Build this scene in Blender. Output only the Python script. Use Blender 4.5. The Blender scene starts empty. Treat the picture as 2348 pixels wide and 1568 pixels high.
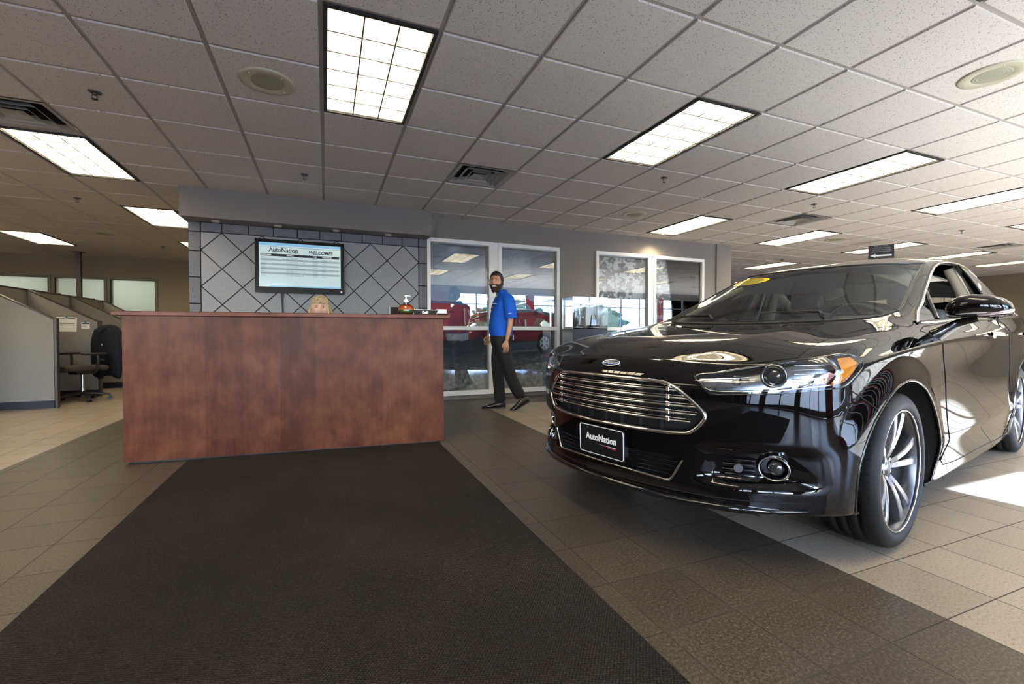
import bpy, bmesh, math, random
from mathutils import Vector, Matrix, Euler
from mathutils.bvhtree import BVHTree
from math import sin, cos, pi, radians, sqrt, atan2, hypot, exp
SC = bpy.context.scene
COL = SC.collection
rnd = random.Random(7)

# ------------------------------------------------------------------ scene setup
SC.view_settings.view_transform = 'Standard'
SC.view_settings.look = 'None'
SC.view_settings.gamma = 1.0
SC.view_settings.use_curve_mapping = False
SC.cycles.use_denoising = True
SC.cycles.max_bounces = 8
SC.cycles.diffuse_bounces = 4
SC.cycles.glossy_bounces = 5
SC.cycles.transmission_bounces = 8
SC.cycles.transparent_max_bounces = 12
SC.cycles.caustics_reflective = False
SC.cycles.caustics_refractive = False
SC.cycles.sample_clamp_indirect = 8.0

CEIL = 2.602
# ------------------------------------------------------------------ materials
def mat(name, col=(.8, .8, .8), rough=.5, metal=0.0, spec=.5, coat=0.0, emis=None, estr=0.0, alpha=1.0, trans=0.0, ior=1.45, sheen=0.0):
    m = bpy.data.materials.new(name); m.use_nodes = True
    b = m.node_tree.nodes['Principled BSDF']
    b.inputs['Base Color'].default_value = (*col, 1)
    b.inputs['Roughness'].default_value = rough
    b.inputs['Metallic'].default_value = metal
    b.inputs['Specular IOR Level'].default_value = spec
    b.inputs['Coat Weight'].default_value = coat
    b.inputs['Coat Roughness'].default_value = .01
    b.inputs['IOR'].default_value = ior
    b.inputs['Transmission Weight'].default_value = trans
    b.inputs['Sheen Weight'].default_value = sheen
    b.inputs['Alpha'].default_value = alpha
    if emis:
        b.inputs['Emission Color'].default_value = (*emis, 1)
        b.inputs['Emission Strength'].default_value = estr
    return m

class NT:
    """small node-building helper on a material"""
    def __init__(s, m):
        s.t = m.node_tree; s.b = s.t.nodes['Principled BSDF']
    def n(s, typ, **kw):
        nd = s.t.nodes.new(typ)
        for k, v in kw.items():
            if k.startswith('_'): setattr(nd, k[1:], v)
        return nd
    def l(s, a, b): s.t.links.new(a, b)
    def val(s, sock, v):
        if hasattr(v, 'links') or hasattr(v, 'is_linked'): s.l(v, sock)
        else: sock.default_value = v
    def math(s, op, a, b=0.0, c=0.0):
        nd = s.n('ShaderNodeMath', _operation=op)
        s.val(nd.inputs[0], a); s.val(nd.inputs[1], b); s.val(nd.inputs[2], c)
        return nd.outputs[0]
    def mix(s, f, a, b):
        nd = s.n('ShaderNodeMix', _data_type='RGBA')
        s.val(nd.inputs[0], f)
        for i, v in ((6, a), (7, b)):
            if isinstance(v, tuple): nd.inputs[i].default_value = (*v, 1)
            else: s.l(v, nd.inputs[i])
        return nd.outputs[2]
    def coord(s, kind='Object'):
        return s.n('ShaderNodeTexCoord').outputs[kind]
    def mapping(s, vec, scale=(1, 1, 1), rot=(0, 0, 0), loc=(0, 0, 0)):
        nd = s.n('ShaderNodeMapping')
        s.l(vec, nd.inputs[0]); nd.inputs[1].default_value = loc; nd.inputs[2].default_value = rot; nd.inputs[3].default_value = scale
        return nd.outputs[0]
    def noise(s, vec, scale, detail=2.0, rough=.5, out=0):
        nd = s.n('ShaderNodeTexNoise'); s.l(vec, nd.inputs['Vector'])
        nd.inputs['Scale'].default_value = scale; nd.inputs['Detail'].default_value = detail; nd.inputs['Roughness'].default_value = rough
        return nd.outputs[out]
    def voro(s, vec, scale, feature='F1', out='Distance', rnd_=1.0):
        nd = s.n('ShaderNodeTexVoronoi', _feature=feature); s.l(vec, nd.inputs['Vector'])
        nd.inputs['Scale'].default_value = scale; nd.inputs['Randomness'].default_value = rnd_
        return nd.outputs[out]
    def ramp(s, f, stops, interp='LINEAR'):
        nd = s.n('ShaderNodeValToRGB'); s.l(f, nd.inputs[0]); cr = nd.color_ramp; cr.interpolation = interp
        while len(cr.elements) < len(stops): cr.elements.new(.5)
        for e, (p, c) in zip(cr.elements, stops):
            e.position = p; e.color = (*c, 1) if len(c) == 3 else c
        return nd.outputs[0]
    def sep(s, vec):
        nd = s.n('ShaderNodeSeparateXYZ'); s.l(vec, nd.inputs[0]); return nd.outputs
    def base(s, c): s.l(c, s.b.inputs['Base Color'])
    def rough(s, c): s.l(c, s.b.inputs['Roughness'])
    def bump(s, h, strength=.3, dist=.01):
        nd = s.n('ShaderNodeBump'); s.l(h, nd.inputs['Height'])
        nd.inputs['Strength'].default_value = strength; nd.inputs['Distance'].default_value = dist
        s.l(nd.outputs[0], s.b.inputs['Normal'])

def srgb(r, g, b):
    f = lambda c: (c / 255 / 12.92) if c / 255 <= .04045 else ((c / 255 + .055) / 1.055) ** 2.4
    return (f(r), f(g), f(b))

# ------------------------------------------------------------------ mesh builder
class MB:
    def __init__(s): s.v = []; s.f = []; s.m = []; s.sm = []
    def add(s, vs, fs, mi=0, smooth=False):
        o = len(s.v); s.v += [tuple(p) for p in vs]
        for f in fs: s.f.append([o + i for i in f]); s.m.append(mi); s.sm.append(smooth)
        return s
    def quad(s, a, b, c, d, mi=0): return s.add([a, b, c, d], [(0, 1, 2, 3)], mi)
    def box(s, lo, hi, mi=0, M=None):
        (x0, y0, z0), (x1, y1, z1) = lo, hi
        vs = [Vector(p) for p in ((x0, y0, z0), (x1, y0, z0), (x1, y1, z0), (x0, y1, z0), (x0, y0, z1), (x1, y0, z1), (x1, y1, z1), (x0, y1, z1))]
        if M is not None: vs = [M @ p for p in vs]
        return s.add(vs, [(0, 3, 2, 1), (4, 5, 6, 7), (0, 1, 5, 4), (1, 2, 6, 5), (2, 3, 7, 6), (3, 0, 4, 7)], mi)
    def bbox(s, lo, hi, r=.005, mi=0, M=None, seg=2):
        """bevelled box"""
        bm = bmesh.new(); bmesh.ops.create_cube(bm, size=1)
        for v in bm.verts:
            v.co = Vector([lo[i] + (v.co[i] + .5) * (hi[i] - lo[i]) for i in range(3)])
        bmesh.ops.bevel(bm, geom=bm.edges[:], offset=r, segments=seg, affect='EDGES', profile=.5)
        bm.verts.ensure_lookup_table()
        vs = [v.co.copy() for v in bm.verts]
        if M is not None: vs = [M @ p for p in vs]
        s.add(vs, [[v.index for v in f.verts] for f in bm.faces], mi, False); bm.free(); return s
    def ring(s, rings, closed_u=True, caps=True, mi=0, smooth=True):
        """rings: list of equal-length point lists"""
        n = len(rings[0]); vs = [p for r in rings for p in r]; fs = []
        for i in range(len(rings) - 1):
            for j in range(n if closed_u else n - 1):
                k = (j + 1) % n
                fs.append((i * n + j, i * n + k, (i + 1) * n + k, (i + 1) * n + j))
        s.add(vs, fs, mi, smooth)
        if caps:
            s.add(rings[0], [list(range(n))[::-1]], mi, False); s.add(rings[-1], [list(range(n))], mi, False)
        return s
    def cyl(s, p0, p1, r0, r1=None, n=16, mi=0, caps=True, smooth=True):
        p0 = Vector(p0); p1 = Vector(p1); r1 = r0 if r1 is None else r1
        d = (p1 - p0).normalized(); u = d.orthogonal().normalized(); w = d.cross(u)
        R = lambda c, r: [c + u * (r * cos(2 * pi * i / n)) + w * (r * sin(2 * pi * i / n)) for i in range(n)]
        return s.ring([R(p0, r0), R(p1, r1)], True, caps, mi, smooth)
    def tube(s, path, r, n=10, mi=0, closed=False, caps=True, flat=1.0):
        P = [Vector(p) for p in path]; N = len(P); rings = []; prev = None
        for i in range(N):
            a = P[(i - 1) % N] if (closed or i > 0) else P[i]; b = P[(i + 1) % N] if (closed or i < N - 1) else P[i]
            d = (b - a).normalized()
            if prev is None: u = d.orthogonal().normalized()
            else:
                u = prev - d * prev.dot(d); u.normalize()
            prev = u; w = d.cross(u)
            ri = r[i] if isinstance(r, (list, tuple)) else r
            rings.append([P[i] + u * (ri * cos(2 * pi * k / n)) + w * (ri * flat * sin(2 * pi * k / n)) for k in range(n)])
        if closed: rings.append(rings[0])
        return s.ring(rings, True, caps and not closed, mi, True)
    def lathe(s, prof, c=(0, 0, 0), axis='Z', n=32, mi=0, M=None, smooth=True):
        rings = []
        for r, h in prof:
            ring = []
            for i in range(n):
                a = 2 * pi * i / n; x, y = r * cos(a), r * sin(a)
                p = {'Z': Vector((x, y, h)), 'Y': Vector((x, h, y)), 'X': Vector((h, x, y))}[axis]
                p = p + Vector(c)
                if M is not None: p = M @ p
                ring.append(p)
            rings.append(ring)
        return s.ring(rings, True, False, mi, smooth)
    def prism(s, poly, a, b, axis='Y', mi=0, M=None):
        """poly: 2D points; extruded from a to b along axis"""
        def P(q, t):
            p = {'Y': Vector((q[0], t, q[1])), 'X': Vector((t, q[0], q[1])), 'Z': Vector((q[0], q[1], t))}[axis]
            return M @ p if M is not None else p
        n = len(poly); vs = [P(q, a) for q in poly] + [P(q, b) for q in poly]
        fs = [list(range(n)), list(range(n, 2 * n))[::-1]] + [(i, i + n, (i + 1) % n + n, (i + 1) % n) for i in range(n)]
        return s.add(vs, fs, mi)
    def sphere(s, c, r, nu=20, nv=12, mi=0, M=None):
        r = (r, r, r) if not isinstance(r, (tuple, list)) else r
        rings = []
        for j in range(nv + 1):
            t = -pi / 2 + pi * j / nv
            ring = [Vector((c[0] + r[0] * cos(t) * cos(2 * pi * i / nu), c[1] + r[1] * cos(t) * sin(2 * pi * i / nu), c[2] + r[2] * sin(t))) for i in range(nu)]
            if M is not None: ring = [M @ p for p in ring]
            rings.append(ring)
        return s.ring(rings, True, False, mi, True)
    def build(s, name, mats, parent=None, subsurf=0, bevel=0, fixn=True, merge=0):
        me = bpy.data.meshes.new(name); me.from_pydata(s.v, [], s.f)
        mats = mats if isinstance(mats, (list, tuple)) else [mats]
        for m in mats: me.materials.append(m)
        me.polygons.foreach_set('material_index', s.m); me.polygons.foreach_set('use_smooth', s.sm)
        if fixn or merge:
            bm = bmesh.new(); bm.from_mesh(me)
            if merge: bmesh.ops.remove_doubles(bm, verts=bm.verts, dist=merge)
            if fixn: bmesh.ops.recalc_face_normals(bm, faces=bm.faces)
            bm.to_mesh(me); bm.free()
        me.validate(); me.update()
        return link(me, name, parent, subsurf, bevel)

def link(me, name, parent=None, subsurf=0, bevel=0):
    o = bpy.data.objects.new(name, me); COL.objects.link(o)
    if parent is not None: o.parent = parent
    if bevel:
        md = o.modifiers.new('b', 'BEVEL'); md.width = bevel; md.segments = 2; md.limit_method = 'ANGLE'
    if subsurf:
        md = o.modifiers.new('s', 'SUBSURF'); md.levels = subsurf; md.render_levels = subsurf
    return o

def tag(o, label=None, cat=None, group=None, kind=None):
    if label: o['label'] = label
    if cat: o['category'] = cat
    if group: o['group'] = group
    if kind: o['kind'] = kind
    return o
def empty(name, loc=(0, 0, 0), rz=0.0, label=None, cat=None, group=None):
    o = bpy.data.objects.new(name, None); COL.objects.link(o); o.location = loc; o.rotation_euler = (0, 0, rz)
    o.empty_display_size = .1
    return tag(o, label, cat, group)
def struct(o): o['kind'] = 'structure'; return o
def copy_tree(o, parent=None):
    c = o.copy(); COL.objects.link(c)
    if parent is not None: c.parent = parent
    for ch in o.children: copy_tree(ch, c)
    return c

_fonts = {}
def text(name, s, size, M, m, parent=None, align='CENTER', depth=.0008, shear=0.0, bold=0.0, xs=1.0, spacing=1.0):
    """lettering as a real mesh; M places the XY text plane"""
    cu = bpy.data.curves.new(name, 'FONT'); cu.body = s; cu.size = size; cu.align_x = align; cu.align_y = 'CENTER'
    cu.extrude = depth; cu.shear = shear; cu.offset = bold; cu.resolution_u = 3; cu.space_character = spacing
    ob = bpy.data.objects.new(name + '_tmp', cu)
    me = bpy.data.meshes.new_from_object(ob)
    bpy.data.objects.remove(ob); bpy.data.curves.remove(cu)
    me.transform(M @ Matrix.Diagonal((xs, 1, 1, 1)))
    me.materials.clear(); me.materials.append(m); me.name = name
    return link(me, name, parent)
def text_into(mb, s, size, M, mi=0, align='CENTER', depth=.0008, bold=0.0, shear=0.0, xs=1.0):
    cu = bpy.data.curves.new('t', 'FONT'); cu.body = s; cu.size = size; cu.align_x = align; cu.align_y = 'CENTER'; cu.extrude = depth; cu.offset = bold; cu.resolution_u = 2; cu.shear = shear
    ob = bpy.data.objects.new('t', cu); me = bpy.data.meshes.new_from_object(ob)
    bpy.data.objects.remove(ob); bpy.data.curves.remove(cu)
    me.transform(M @ Matrix.Diagonal((xs, 1, 1, 1)))
    mb.add([v.co.copy() for v in me.vertices], [list(p.vertices) for p in me.polygons], mi)
    bpy.data.meshes.remove(me)
def frame(o, x, y):
    """matrix from origin and two axis vectors"""
    x = Vector(x).normalized(); y = Vector(y); y = (y - x * y.dot(x)).normalized(); z = x.cross(y)
    return Matrix(((x.x, y.x, z.x, o[0]), (x.y, y.y, z.y, o[1]), (x.z, y.z, z.z, o[2]), (0, 0, 0, 1)))
def T(x, y, z): return Matrix.Translation((x, y, z))
def Rz(a): return Matrix.Rotation(a, 4, 'Z')
def Rx(a): return Matrix.Rotation(a, 4, 'X')
def Ry(a): return Matrix.Rotation(a, 4, 'Y')
# ------------------------------------------------------------------ camera
cd = bpy.data.cameras.new('camera'); cam = bpy.data.objects.new('camera', cd); COL.objects.link(cam); SC.camera = cam
cd.sensor_width = 36.0; cd.lens = 1045.5 / 2348 * 36.0; cd.clip_start = .05; cd.clip_end = 200
_yaw, _pitch, _roll = .38755, -.0180, -.00065
_fw = Vector((sin(_yaw) * cos(_pitch), cos(_yaw) * cos(_pitch), sin(_pitch)))
_r = Vector((cos(_yaw), -sin(_yaw), 0)); _u = _r.cross(_fw)
_r2 = _r * cos(_roll) + _u * sin(_roll); _u2 = -_r * sin(_roll) + _u * cos(_roll)
cam.matrix_world = Matrix(((_r2.x, _u2.x, -_fw.x, .0136), (_r2.y, _u2.y, -_fw.y, -3.701), (_r2.z, _u2.z, -_fw.z, .95), (0, 0, 0, 1)))
# ------------------------------------------------------------------ car body control cage (x forward from front axle, y left, z up)
R0 = [(.80,.840),(.58,.897),(.35,.938),(.05,.972),(-.20,.995),(-.40,1.012),(-.64,1.135),(-.88,1.27),(-1.14,1.425),(-1.75,1.545),(-2.35,1.558),(-2.87,1.485),(-3.17,1.33),(-3.42,1.145),(-3.65,1.128),(-3.84,1.115)]
ROWS = [[(x, 0.0, z) for x, z in R0],
 [(.787,.19,.840),(.57,.21,.899),(.34,.23,.94),(.04,.25,.974),(-.21,.26,.998),(-.42,.27,1.015),(-.66,.27,1.138),(-.90,.27,1.272),(-1.165,.26,1.425),(-1.78,.26,1.543),(-2.35,.24,1.556),(-2.86,.25,1.482),(-3.16,.27,1.33),(-3.41,.29,1.145),(-3.64,.29,1.128),(-3.835,.29,1.115)],
 [(.755,.37,.832),(.55,.41,.902),(.32,.44,.947),(.02,.48,.982),(-.24,.50,1.006),(-.47,.52,1.026),(-.72,.50,1.145),(-.97,.48,1.272),(-1.25,.44,1.427),(-1.85,.44,1.535),(-2.36,.42,1.55),(-2.85,.43,1.474),(-3.13,.47,1.325),(-3.38,.5,1.145),(-3.62,.5,1.126),(-3.82,.5,1.113)],
 [(.705,.57,.815),(.53,.60,.884),(.30,.62,.928),(0,.64,.967),(-.27,.65,1.000),(-.52,.655,1.038),(-.79,.62,1.150),(-1.06,.585,1.27),(-1.38,.545,1.425),(-1.92,.54,1.524),(-2.37,.535,1.536),(-2.84,.55,1.463),(-3.10,.6,1.322),(-3.34,.65,1.147),(-3.6,.67,1.122),(-3.79,.68,1.108)],
 [(.655,.735,.838),(.48,.757,.890),(.27,.768,.93),(-.04,.778,.967),(-.32,.78,.997),(-.60,.735,1.068),(-.86,.70,1.165),(-1.14,.665,1.292),(-1.50,.625,1.428),(-1.97,.612,1.506),(-2.38,.61,1.518),(-2.84,.625,1.445),(-3.10,.68,1.31),(-3.3,.76,1.145),(-3.57,.79,1.115),(-3.75,.79,1.10)],
 [(.655,.78,.825),(.48,.805,.888),(.27,.82,.925),(-.03,.83,.960),(-.33,.835,.984),(-.58,.80,1.038),(-.87,.77,1.125),(-1.16,.735,1.25),(-1.53,.70,1.395),(-1.97,.682,1.468),(-2.38,.682,1.475),(-2.84,.69,1.41),(-3.12,.73,1.29),(-3.3,.785,1.135),(-3.55,.82,1.10),(-3.73,.82,1.085)],
 [(.64,.80,.80),(.46,.85,.873),(.26,.862,.908),(-.02,.872,.94),(-.34,.876,.962),(-.56,.856,.992),(-.88,.862,1.000),(-1.17,.862,1.01),(-1.5,.862,1.02),(-1.97,.86,1.035),(-2.4,.858,1.05),(-2.85,.855,1.065),(-3.1,.85,1.075),(-3.32,.845,1.08),(-3.55,.85,1.06),(-3.71,.84,1.045)],
 [(.63,.815,.775),(.45,.878,.85),(.25,.89,.882),(-.02,.90,.91),(-.34,.90,.93),(-.57,.892,.955),(-.88,.898,.965),(-1.17,.90,.97),(-1.5,.902,.975),(-1.97,.902,.985),(-2.4,.902,.995),(-2.85,.905,1.0),(-3.1,.895,1.0),(-3.32,.88,1.0),(-3.55,.868,.99),(-3.69,.855,.98)],
 [(.62,.825,.745),(.43,.892,.82),(.25,.905,.85),(-.01,.920,.877),(-.33,.922,.895),(-.58,.920,.908),(-.88,.920,.918),(-1.17,.921,.926),(-1.5,.923,.934),(-1.97,.925,.945),(-2.4,.928,.952),(-2.85,.93,.955),(-3.1,.912,.95),(-3.32,.89,.94),(-3.55,.87,.93),(-3.67,.855,.92)],
 [(.61,.83,.70),(.42,.887,.74),(.24,.902,.76),(0,.908,.78),(-.33,.902,.80),(-.6,.895,.80),(-.88,.893,.80),(-1.17,.893,.80),(-1.5,.894,.80),(-1.97,.898,.80),(-2.4,.908,.80),(-2.85,.918,.82),(-3.1,.905,.82),(-3.3,.885,.82),(-3.5,.865,.82),(-3.65,.84,.80)],
 [(.60,.835,.56),(.42,.89,.58),(.22,.912,.60),(0,.922,.62),(-.33,.915,.60),(-.6,.908,.58),(-.88,.906,.57),(-1.17,.906,.57),(-1.5,.908,.57),(-1.97,.91,.57),(-2.4,.914,.58),(-2.85,.922,.6),(-3.1,.905,.6),(-3.3,.88,.6),(-3.5,.85,.6),(-3.66,.82,.6)],
 [(.585,.84,.40),(.44,.882,.40),(.22,.905,.40),(0,.915,.4),(-.33,.915,.40),(-.6,.925,.40),(-.88,.93,.40),(-1.17,.932,.402),(-1.5,.932,.405),(-1.97,.932,.41),(-2.4,.93,.415),(-2.85,.925,.42),(-3.1,.905,.42),(-3.3,.875,.42),(-3.48,.84,.42),(-3.62,.80,.42)],
 [(.57,.835,.31),(.44,.875,.31),(.22,.895,.30),(0,.90,.29),(-.33,.90,.29),(-.6,.90,.285),(-.88,.902,.28),(-1.17,.903,.278),(-1.5,.903,.275),(-1.97,.903,.27),(-2.4,.903,.27),(-2.85,.90,.3),(-3.1,.885,.32),(-3.3,.86,.32),(-3.46,.82,.33),(-3.6,.78,.34)],
 [(.56,.82,.235),(.44,.86,.235),(.22,.88,.22),(0,.885,.205),(-.33,.885,.19),(-.6,.888,.18),(-.88,.89,.172),(-1.17,.89,.165),(-1.5,.89,.16),(-1.97,.89,.152),(-2.4,.888,.15),(-2.85,.88,.18),(-3.1,.86,.2),(-3.3,.83,.22),(-3.45,.79,.23),(-3.58,.75,.24)],
 [(.50,.76,.205),(.40,.80,.205),(.2,.82,.19),(0,.82,.175),(-.33,.82,.165),(-.6,.82,.155),(-.88,.82,.15),(-1.17,.82,.145),(-1.5,.82,.14),(-1.97,.82,.135),(-2.4,.82,.135),(-2.85,.81,.16),(-3.1,.8,.18),(-3.3,.77,.2),(-3.4,.73,.21),(-3.5,.7,.22)]]
def Xf(y): y = abs(y); return .93 - .36 * y * y - .65 * y ** 8
ARX, ARZ = .468, .388
KC = 4; NS = 16; NR = 15
FZ = [.840,.828,.805,.777,.742,.68,.57,.44,.335,.255,.205]
FX = [.80,.836,.872,.908,.935,.942,.941,.940,.930,.945,.86]
FY = [0, .19, .37, .58, .745]
def front_pt(a, b):
    if b == 0: return ROWS[a][0]
    if a == KC: return ROWS[KC + b][0]
    yc = ROWS[KC + b][0][1]; y0 = FY[a]; y = y0 * (1 + (yc / .745 - 1) * (y0 / .745))
    t = (y0 / .745) ** 2; zc = ROWS[KC + b][0][2]
    return (Xf(y) + FX[b] - .93, y, FZ[b] * (1 - t) + zc * t)
def rear_pt(a, b):
    if b == 0: return ROWS[a][NS - 1]
    if a == KC: return ROWS[KC + b][NS - 1]
    cx, cy, cz = ROWS[KC + b][NS - 1]; f = FY[a] / .745
    return (cx + (-3.95 - cx + .02 * b) * (1 - f * f), cy * f, cz + (.02 if b < 5 else 0) * (1 - f))

def build_cage():
    """returns a subdivided bmesh of the whole skin; material 0 paint, 1 windshield, 2 backlight, 3 side window band"""
    bm = bmesh.new(); cr = bm.edges.layers.float.new('crease_edge'); V = {}
    def vert(p, sgn):
        p = (p[0], p[1] * sgn, p[2]); k = (round(p[0], 5), round(p[1], 5) + 0.0, round(p[2], 5))
        if k not in V: V[k] = bm.verts.new(p)
        return V[k]
    for sgn in (1, -1):
        def face(ps, mi=0):
            vs = [vert(p, sgn) for p in ps]
            if sgn < 0: vs = vs[::-1]
            try: f = bm.faces.new(vs)
            except ValueError: return
            f.material_index = mi; f.smooth = True
        for j in range(NR - 1):
            for i in range(NS - 1):
                mi = 0
                if j < KC and 5 <= i < 8: mi = 1
                if j < KC and 11 <= i < 13: mi = 2
                face([ROWS[j][i], ROWS[j][i + 1], ROWS[j + 1][i + 1], ROWS[j + 1][i]], mi)
        for b in range(NR - 1 - KC):
            for a in range(KC):
                face([front_pt(a, b), front_pt(a + 1, b), front_pt(a + 1, b + 1), front_pt(a, b + 1)])
                face([rear_pt(a + 1, b), rear_pt(a, b), rear_pt(a, b + 1), rear_pt(a + 1, b + 1)])
    def crease(pts, w):
        for sgn in (1, -1):
            for p, q in zip(pts, pts[1:]):
                e = bm.edges.get((vert(p, sgn), vert(q, sgn)))
                if e: e[cr] = max(e[cr], w)
    crease(ROWS[8][1:14], .75)
    crease(ROWS[11][4:12], .55)
    crease(ROWS[13][0:16], .5)
    crease(ROWS[2][0:6], .6)
    for j in range(KC): crease([ROWS[j][5], ROWS[j + 1][5]], .8); crease([ROWS[j][8], ROWS[j + 1][8]], .5)
    crease(ROWS[4][5:13], .5)
    crease([front_pt(a, 9) for a in range(KC + 1)], .6)
    bmesh.ops.recalc_face_normals(bm, faces=bm.faces)
    me = bpy.data.meshes.new('cage'); bm.to_mesh(me); bm.free()
    for _ in range(3): me.materials.append(None)
    ob = bpy.data.objects.new('cage', me); COL.objects.link(ob)
    md = ob.modifiers.new('s', 'SUBSURF'); md.levels = 3; md.render_levels = 3
    dg = bpy.context.evaluated_depsgraph_get(); dg.update()
    me2 = bpy.data.meshes.new_from_object(ob.evaluated_get(dg), preserve_all_data_layers=False, depsgraph=dg)
    out = bmesh.new(); out.from_mesh(me2)
    bpy.data.objects.remove(ob); bpy.data.meshes.remove(me); bpy.data.meshes.remove(me2)
    # gentle flare round the wheel openings
    for v in out.verts:
        for cx in (-.015, -2.865):
            d = hypot((v.co.x - cx) / ARX, (v.co.z - .355) / ARZ)
            if .7 < d < 1.4 and v.co.z > .2 and abs(v.co.y) > .7:
                t = max(0.0, 1 - abs(d - 1.0) / .30); v.co.y += (1 if v.co.y > 0 else -1) * .018 * t * t * (3 - 2 * t)
        # scooped recess round the fog lamps
        y_, z_ = abs(v.co.y), v.co.z
        if v.co.x > .45 and .40 < y_ < .86 and .32 < z_ < .54:
            ss = lambda a, b, t: (lambda u: u * u * (3 - 2 * u))(max(0.0, min(1.0, (t - a) / (b - a))))
            k = ss(.42, .54, y_) * (1 - ss(.74, .85, y_)) * ss(.325, .365, z_) * (1 - ss(.465, .505, z_))
            v.co.x -= .030 * k; v.co.y -= (1 if v.co.y > 0 else -1) * .012 * k
    return out
CAR_O = (2.169, -1.608, 0.0); CAR_A = radians(192.69)
# ------------------------------------------------------------------ car materials
M_paint = mat('black_paint', (.0030, .0022, .0024), rough=.5, spec=.0, coat=1.0)
M_chrome = mat('chrome', (.78, .78, .78), rough=.06, metal=1)
M_satin = mat('satin_metal', (.42, .43, .45), rough=.22, metal=1)
M_black = mat('black_plastic', (.012, .012, .013), rough=.45)
M_gblack = mat('gloss_black', (.004, .004, .005), rough=.08, coat=1)
M_rubber = mat('rubber', (.018, .018, .019), rough=.55)
M_white = mat('white_print', (.85, .85, .85), rough=.5)
M_red = mat('red_print', (.55, .02, .03), rough=.5)
M_blue = mat('badge_blue', (.01, .03, .18), rough=.15, coat=1)
M_amber = mat('amber_plastic', (.95, .32, .03), rough=.18, coat=1)
M_reddull = mat('red_plastic', (.35, .02, .02), rough=.2, coat=1)
M_disc = mat('grey_plastic', (.09, .09, .10), rough=.55)
M_cloth = mat('cabin_dark', (.025, .026, .028), rough=.8)
M_liner = mat('cabin_light', (.45, .40, .33), rough=.9)
M_seat = mat('seat_leather', (.06, .062, .066), rough=.5)
def thin_glass(name, tint=(.9, .95, .93), refl=.06, rough=0.0, mul=1.6):
    m = bpy.data.materials.new(name); m.use_nodes = True; t = m.node_tree; t.nodes.clear()
    out = t.nodes.new('ShaderNodeOutputMaterial'); mx = t.nodes.new('ShaderNodeMixShader')
    tr = t.nodes.new('ShaderNodeBsdfTransparent'); gl = t.nodes.new('ShaderNodeBsdfGlossy')
    fr = t.nodes.new('ShaderNodeFresnel'); fr.inputs[0].default_value = 1.5
    mp = t.nodes.new('ShaderNodeMath'); mp.operation = 'MULTIPLY_ADD'; mp.inputs[1].default_value = mul; mp.inputs[2].default_value = refl - .04; mp.use_clamp = True
    tr.inputs[0].default_value = (*tint, 1); gl.inputs['Roughness'].default_value = rough; gl.inputs[0].default_value = (.95, .97, 1, 1)
    t.links.new(fr.outputs[0], mp.inputs[0]); t.links.new(mp.outputs[0], mx.inputs[0])
    t.links.new(tr.outputs[0], mx.inputs[1]); t.links.new(gl.outputs[0], mx.inputs[2]); t.links.new(mx.outputs[0], out.inputs[0])
    return m
M_wind = thin_glass('window_glass', (.70, .80, .76), .045, mul=1.0)
M_clear = thin_glass('clear_glass', (.97, .98, .98), .035)

def catmull(P, n=6, closed=False):
    P = [Vector(p) for p in P]; N = len(P); out = []
    for i in range(N if closed else N - 1):
        p0 = P[(i - 1) % N] if (closed or i > 0) else P[0]; p1 = P[i]; p2 = P[(i + 1) % N]
        p3 = P[(i + 2) % N] if (closed or i < N - 2) else P[-1]
        for k in range(n):
            t = k / n
            out.append(.5 * ((2 * p1) + (p2 - p0) * t + (2 * p0 - 5 * p1 + 4 * p2 - p3) * t * t + (3 * p1 - p0 - 3 * p2 + p3) * t ** 3))
    if not closed: out.append(P[-1].copy())
    return out
def inpoly(x, y, poly):
    c = False; j = len(poly) - 1
    for i in range(len(poly)):
        xi, yi = poly[i]; xj, yj = poly[j]
        if (yi > y) != (yj > y) and x < (xj - xi) * (y - yi) / (yj - yi) + xi: c = not c
        j = i
    return c
def cut_region(bm, P, d, filt=None, mind=.05):
    """slice the skin along the outline P seen along d; returns the faces inside"""
    d = Vector(d).normalized(); u = d.orthogonal().normalized(); v = d.cross(u)
    P = [Vector(p) for p in P]; Q = [(p.dot(u), p.dot(v)) for p in P]
    ok = lambda f: f.normal.dot(d) > mind and (filt is None or filt(f.calc_center_median()))
    bm.normal_update()
    for i in range(len(P)):
        a, b = Q[i], Q[(i + 1) % len(P)]; sd = P[(i + 1) % len(P)] - P[i]; sd -= d * sd.dot(d)
        if sd.length < 1e-5: continue
        lo = (min(a[0], b[0]) - .002, min(a[1], b[1]) - .002); hi = (max(a[0], b[0]) + .002, max(a[1], b[1]) + .002)
        fs = []
        for f in bm.faces:
            if f.normal.dot(d) <= mind: continue
            us = [w.co.dot(u) for w in f.verts]
            if max(us) < lo[0] or min(us) > hi[0]: continue
            vs = [w.co.dot(v) for w in f.verts]
            if max(vs) < lo[1] or min(vs) > hi[1]: continue
            if filt is None or filt(f.calc_center_median()): fs.append(f)
        if not fs: continue
        g = set(fs)
        for f in fs: g.update(f.edges); g.update(f.verts)
        bmesh.ops.bisect_plane(bm, geom=list(g), dist=1e-5, plane_co=P[i], plane_no=d.cross(sd).normalized())
    bm.normal_update(); res = []
    for f in bm.faces:
        if ok(f):
            c = f.calc_center_median()
            if inpoly(c.dot(u), c.dot(v), Q): res.append(f)
    return res
def lift(bm, faces, delete=True):
    """copy faces into a vertex/face list, dropping them from bm"""
    mp = {}; vs = []; fs = []
    for f in faces:
        idx = []
        for w in f.verts:
            if w not in mp: mp[w] = len(vs); vs.append(w.co.copy())
            idx.append(mp[w])
        fs.append(idx)
    if delete: bmesh.ops.delete(bm, geom=faces, context='FACES')
    return vs, fs
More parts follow.
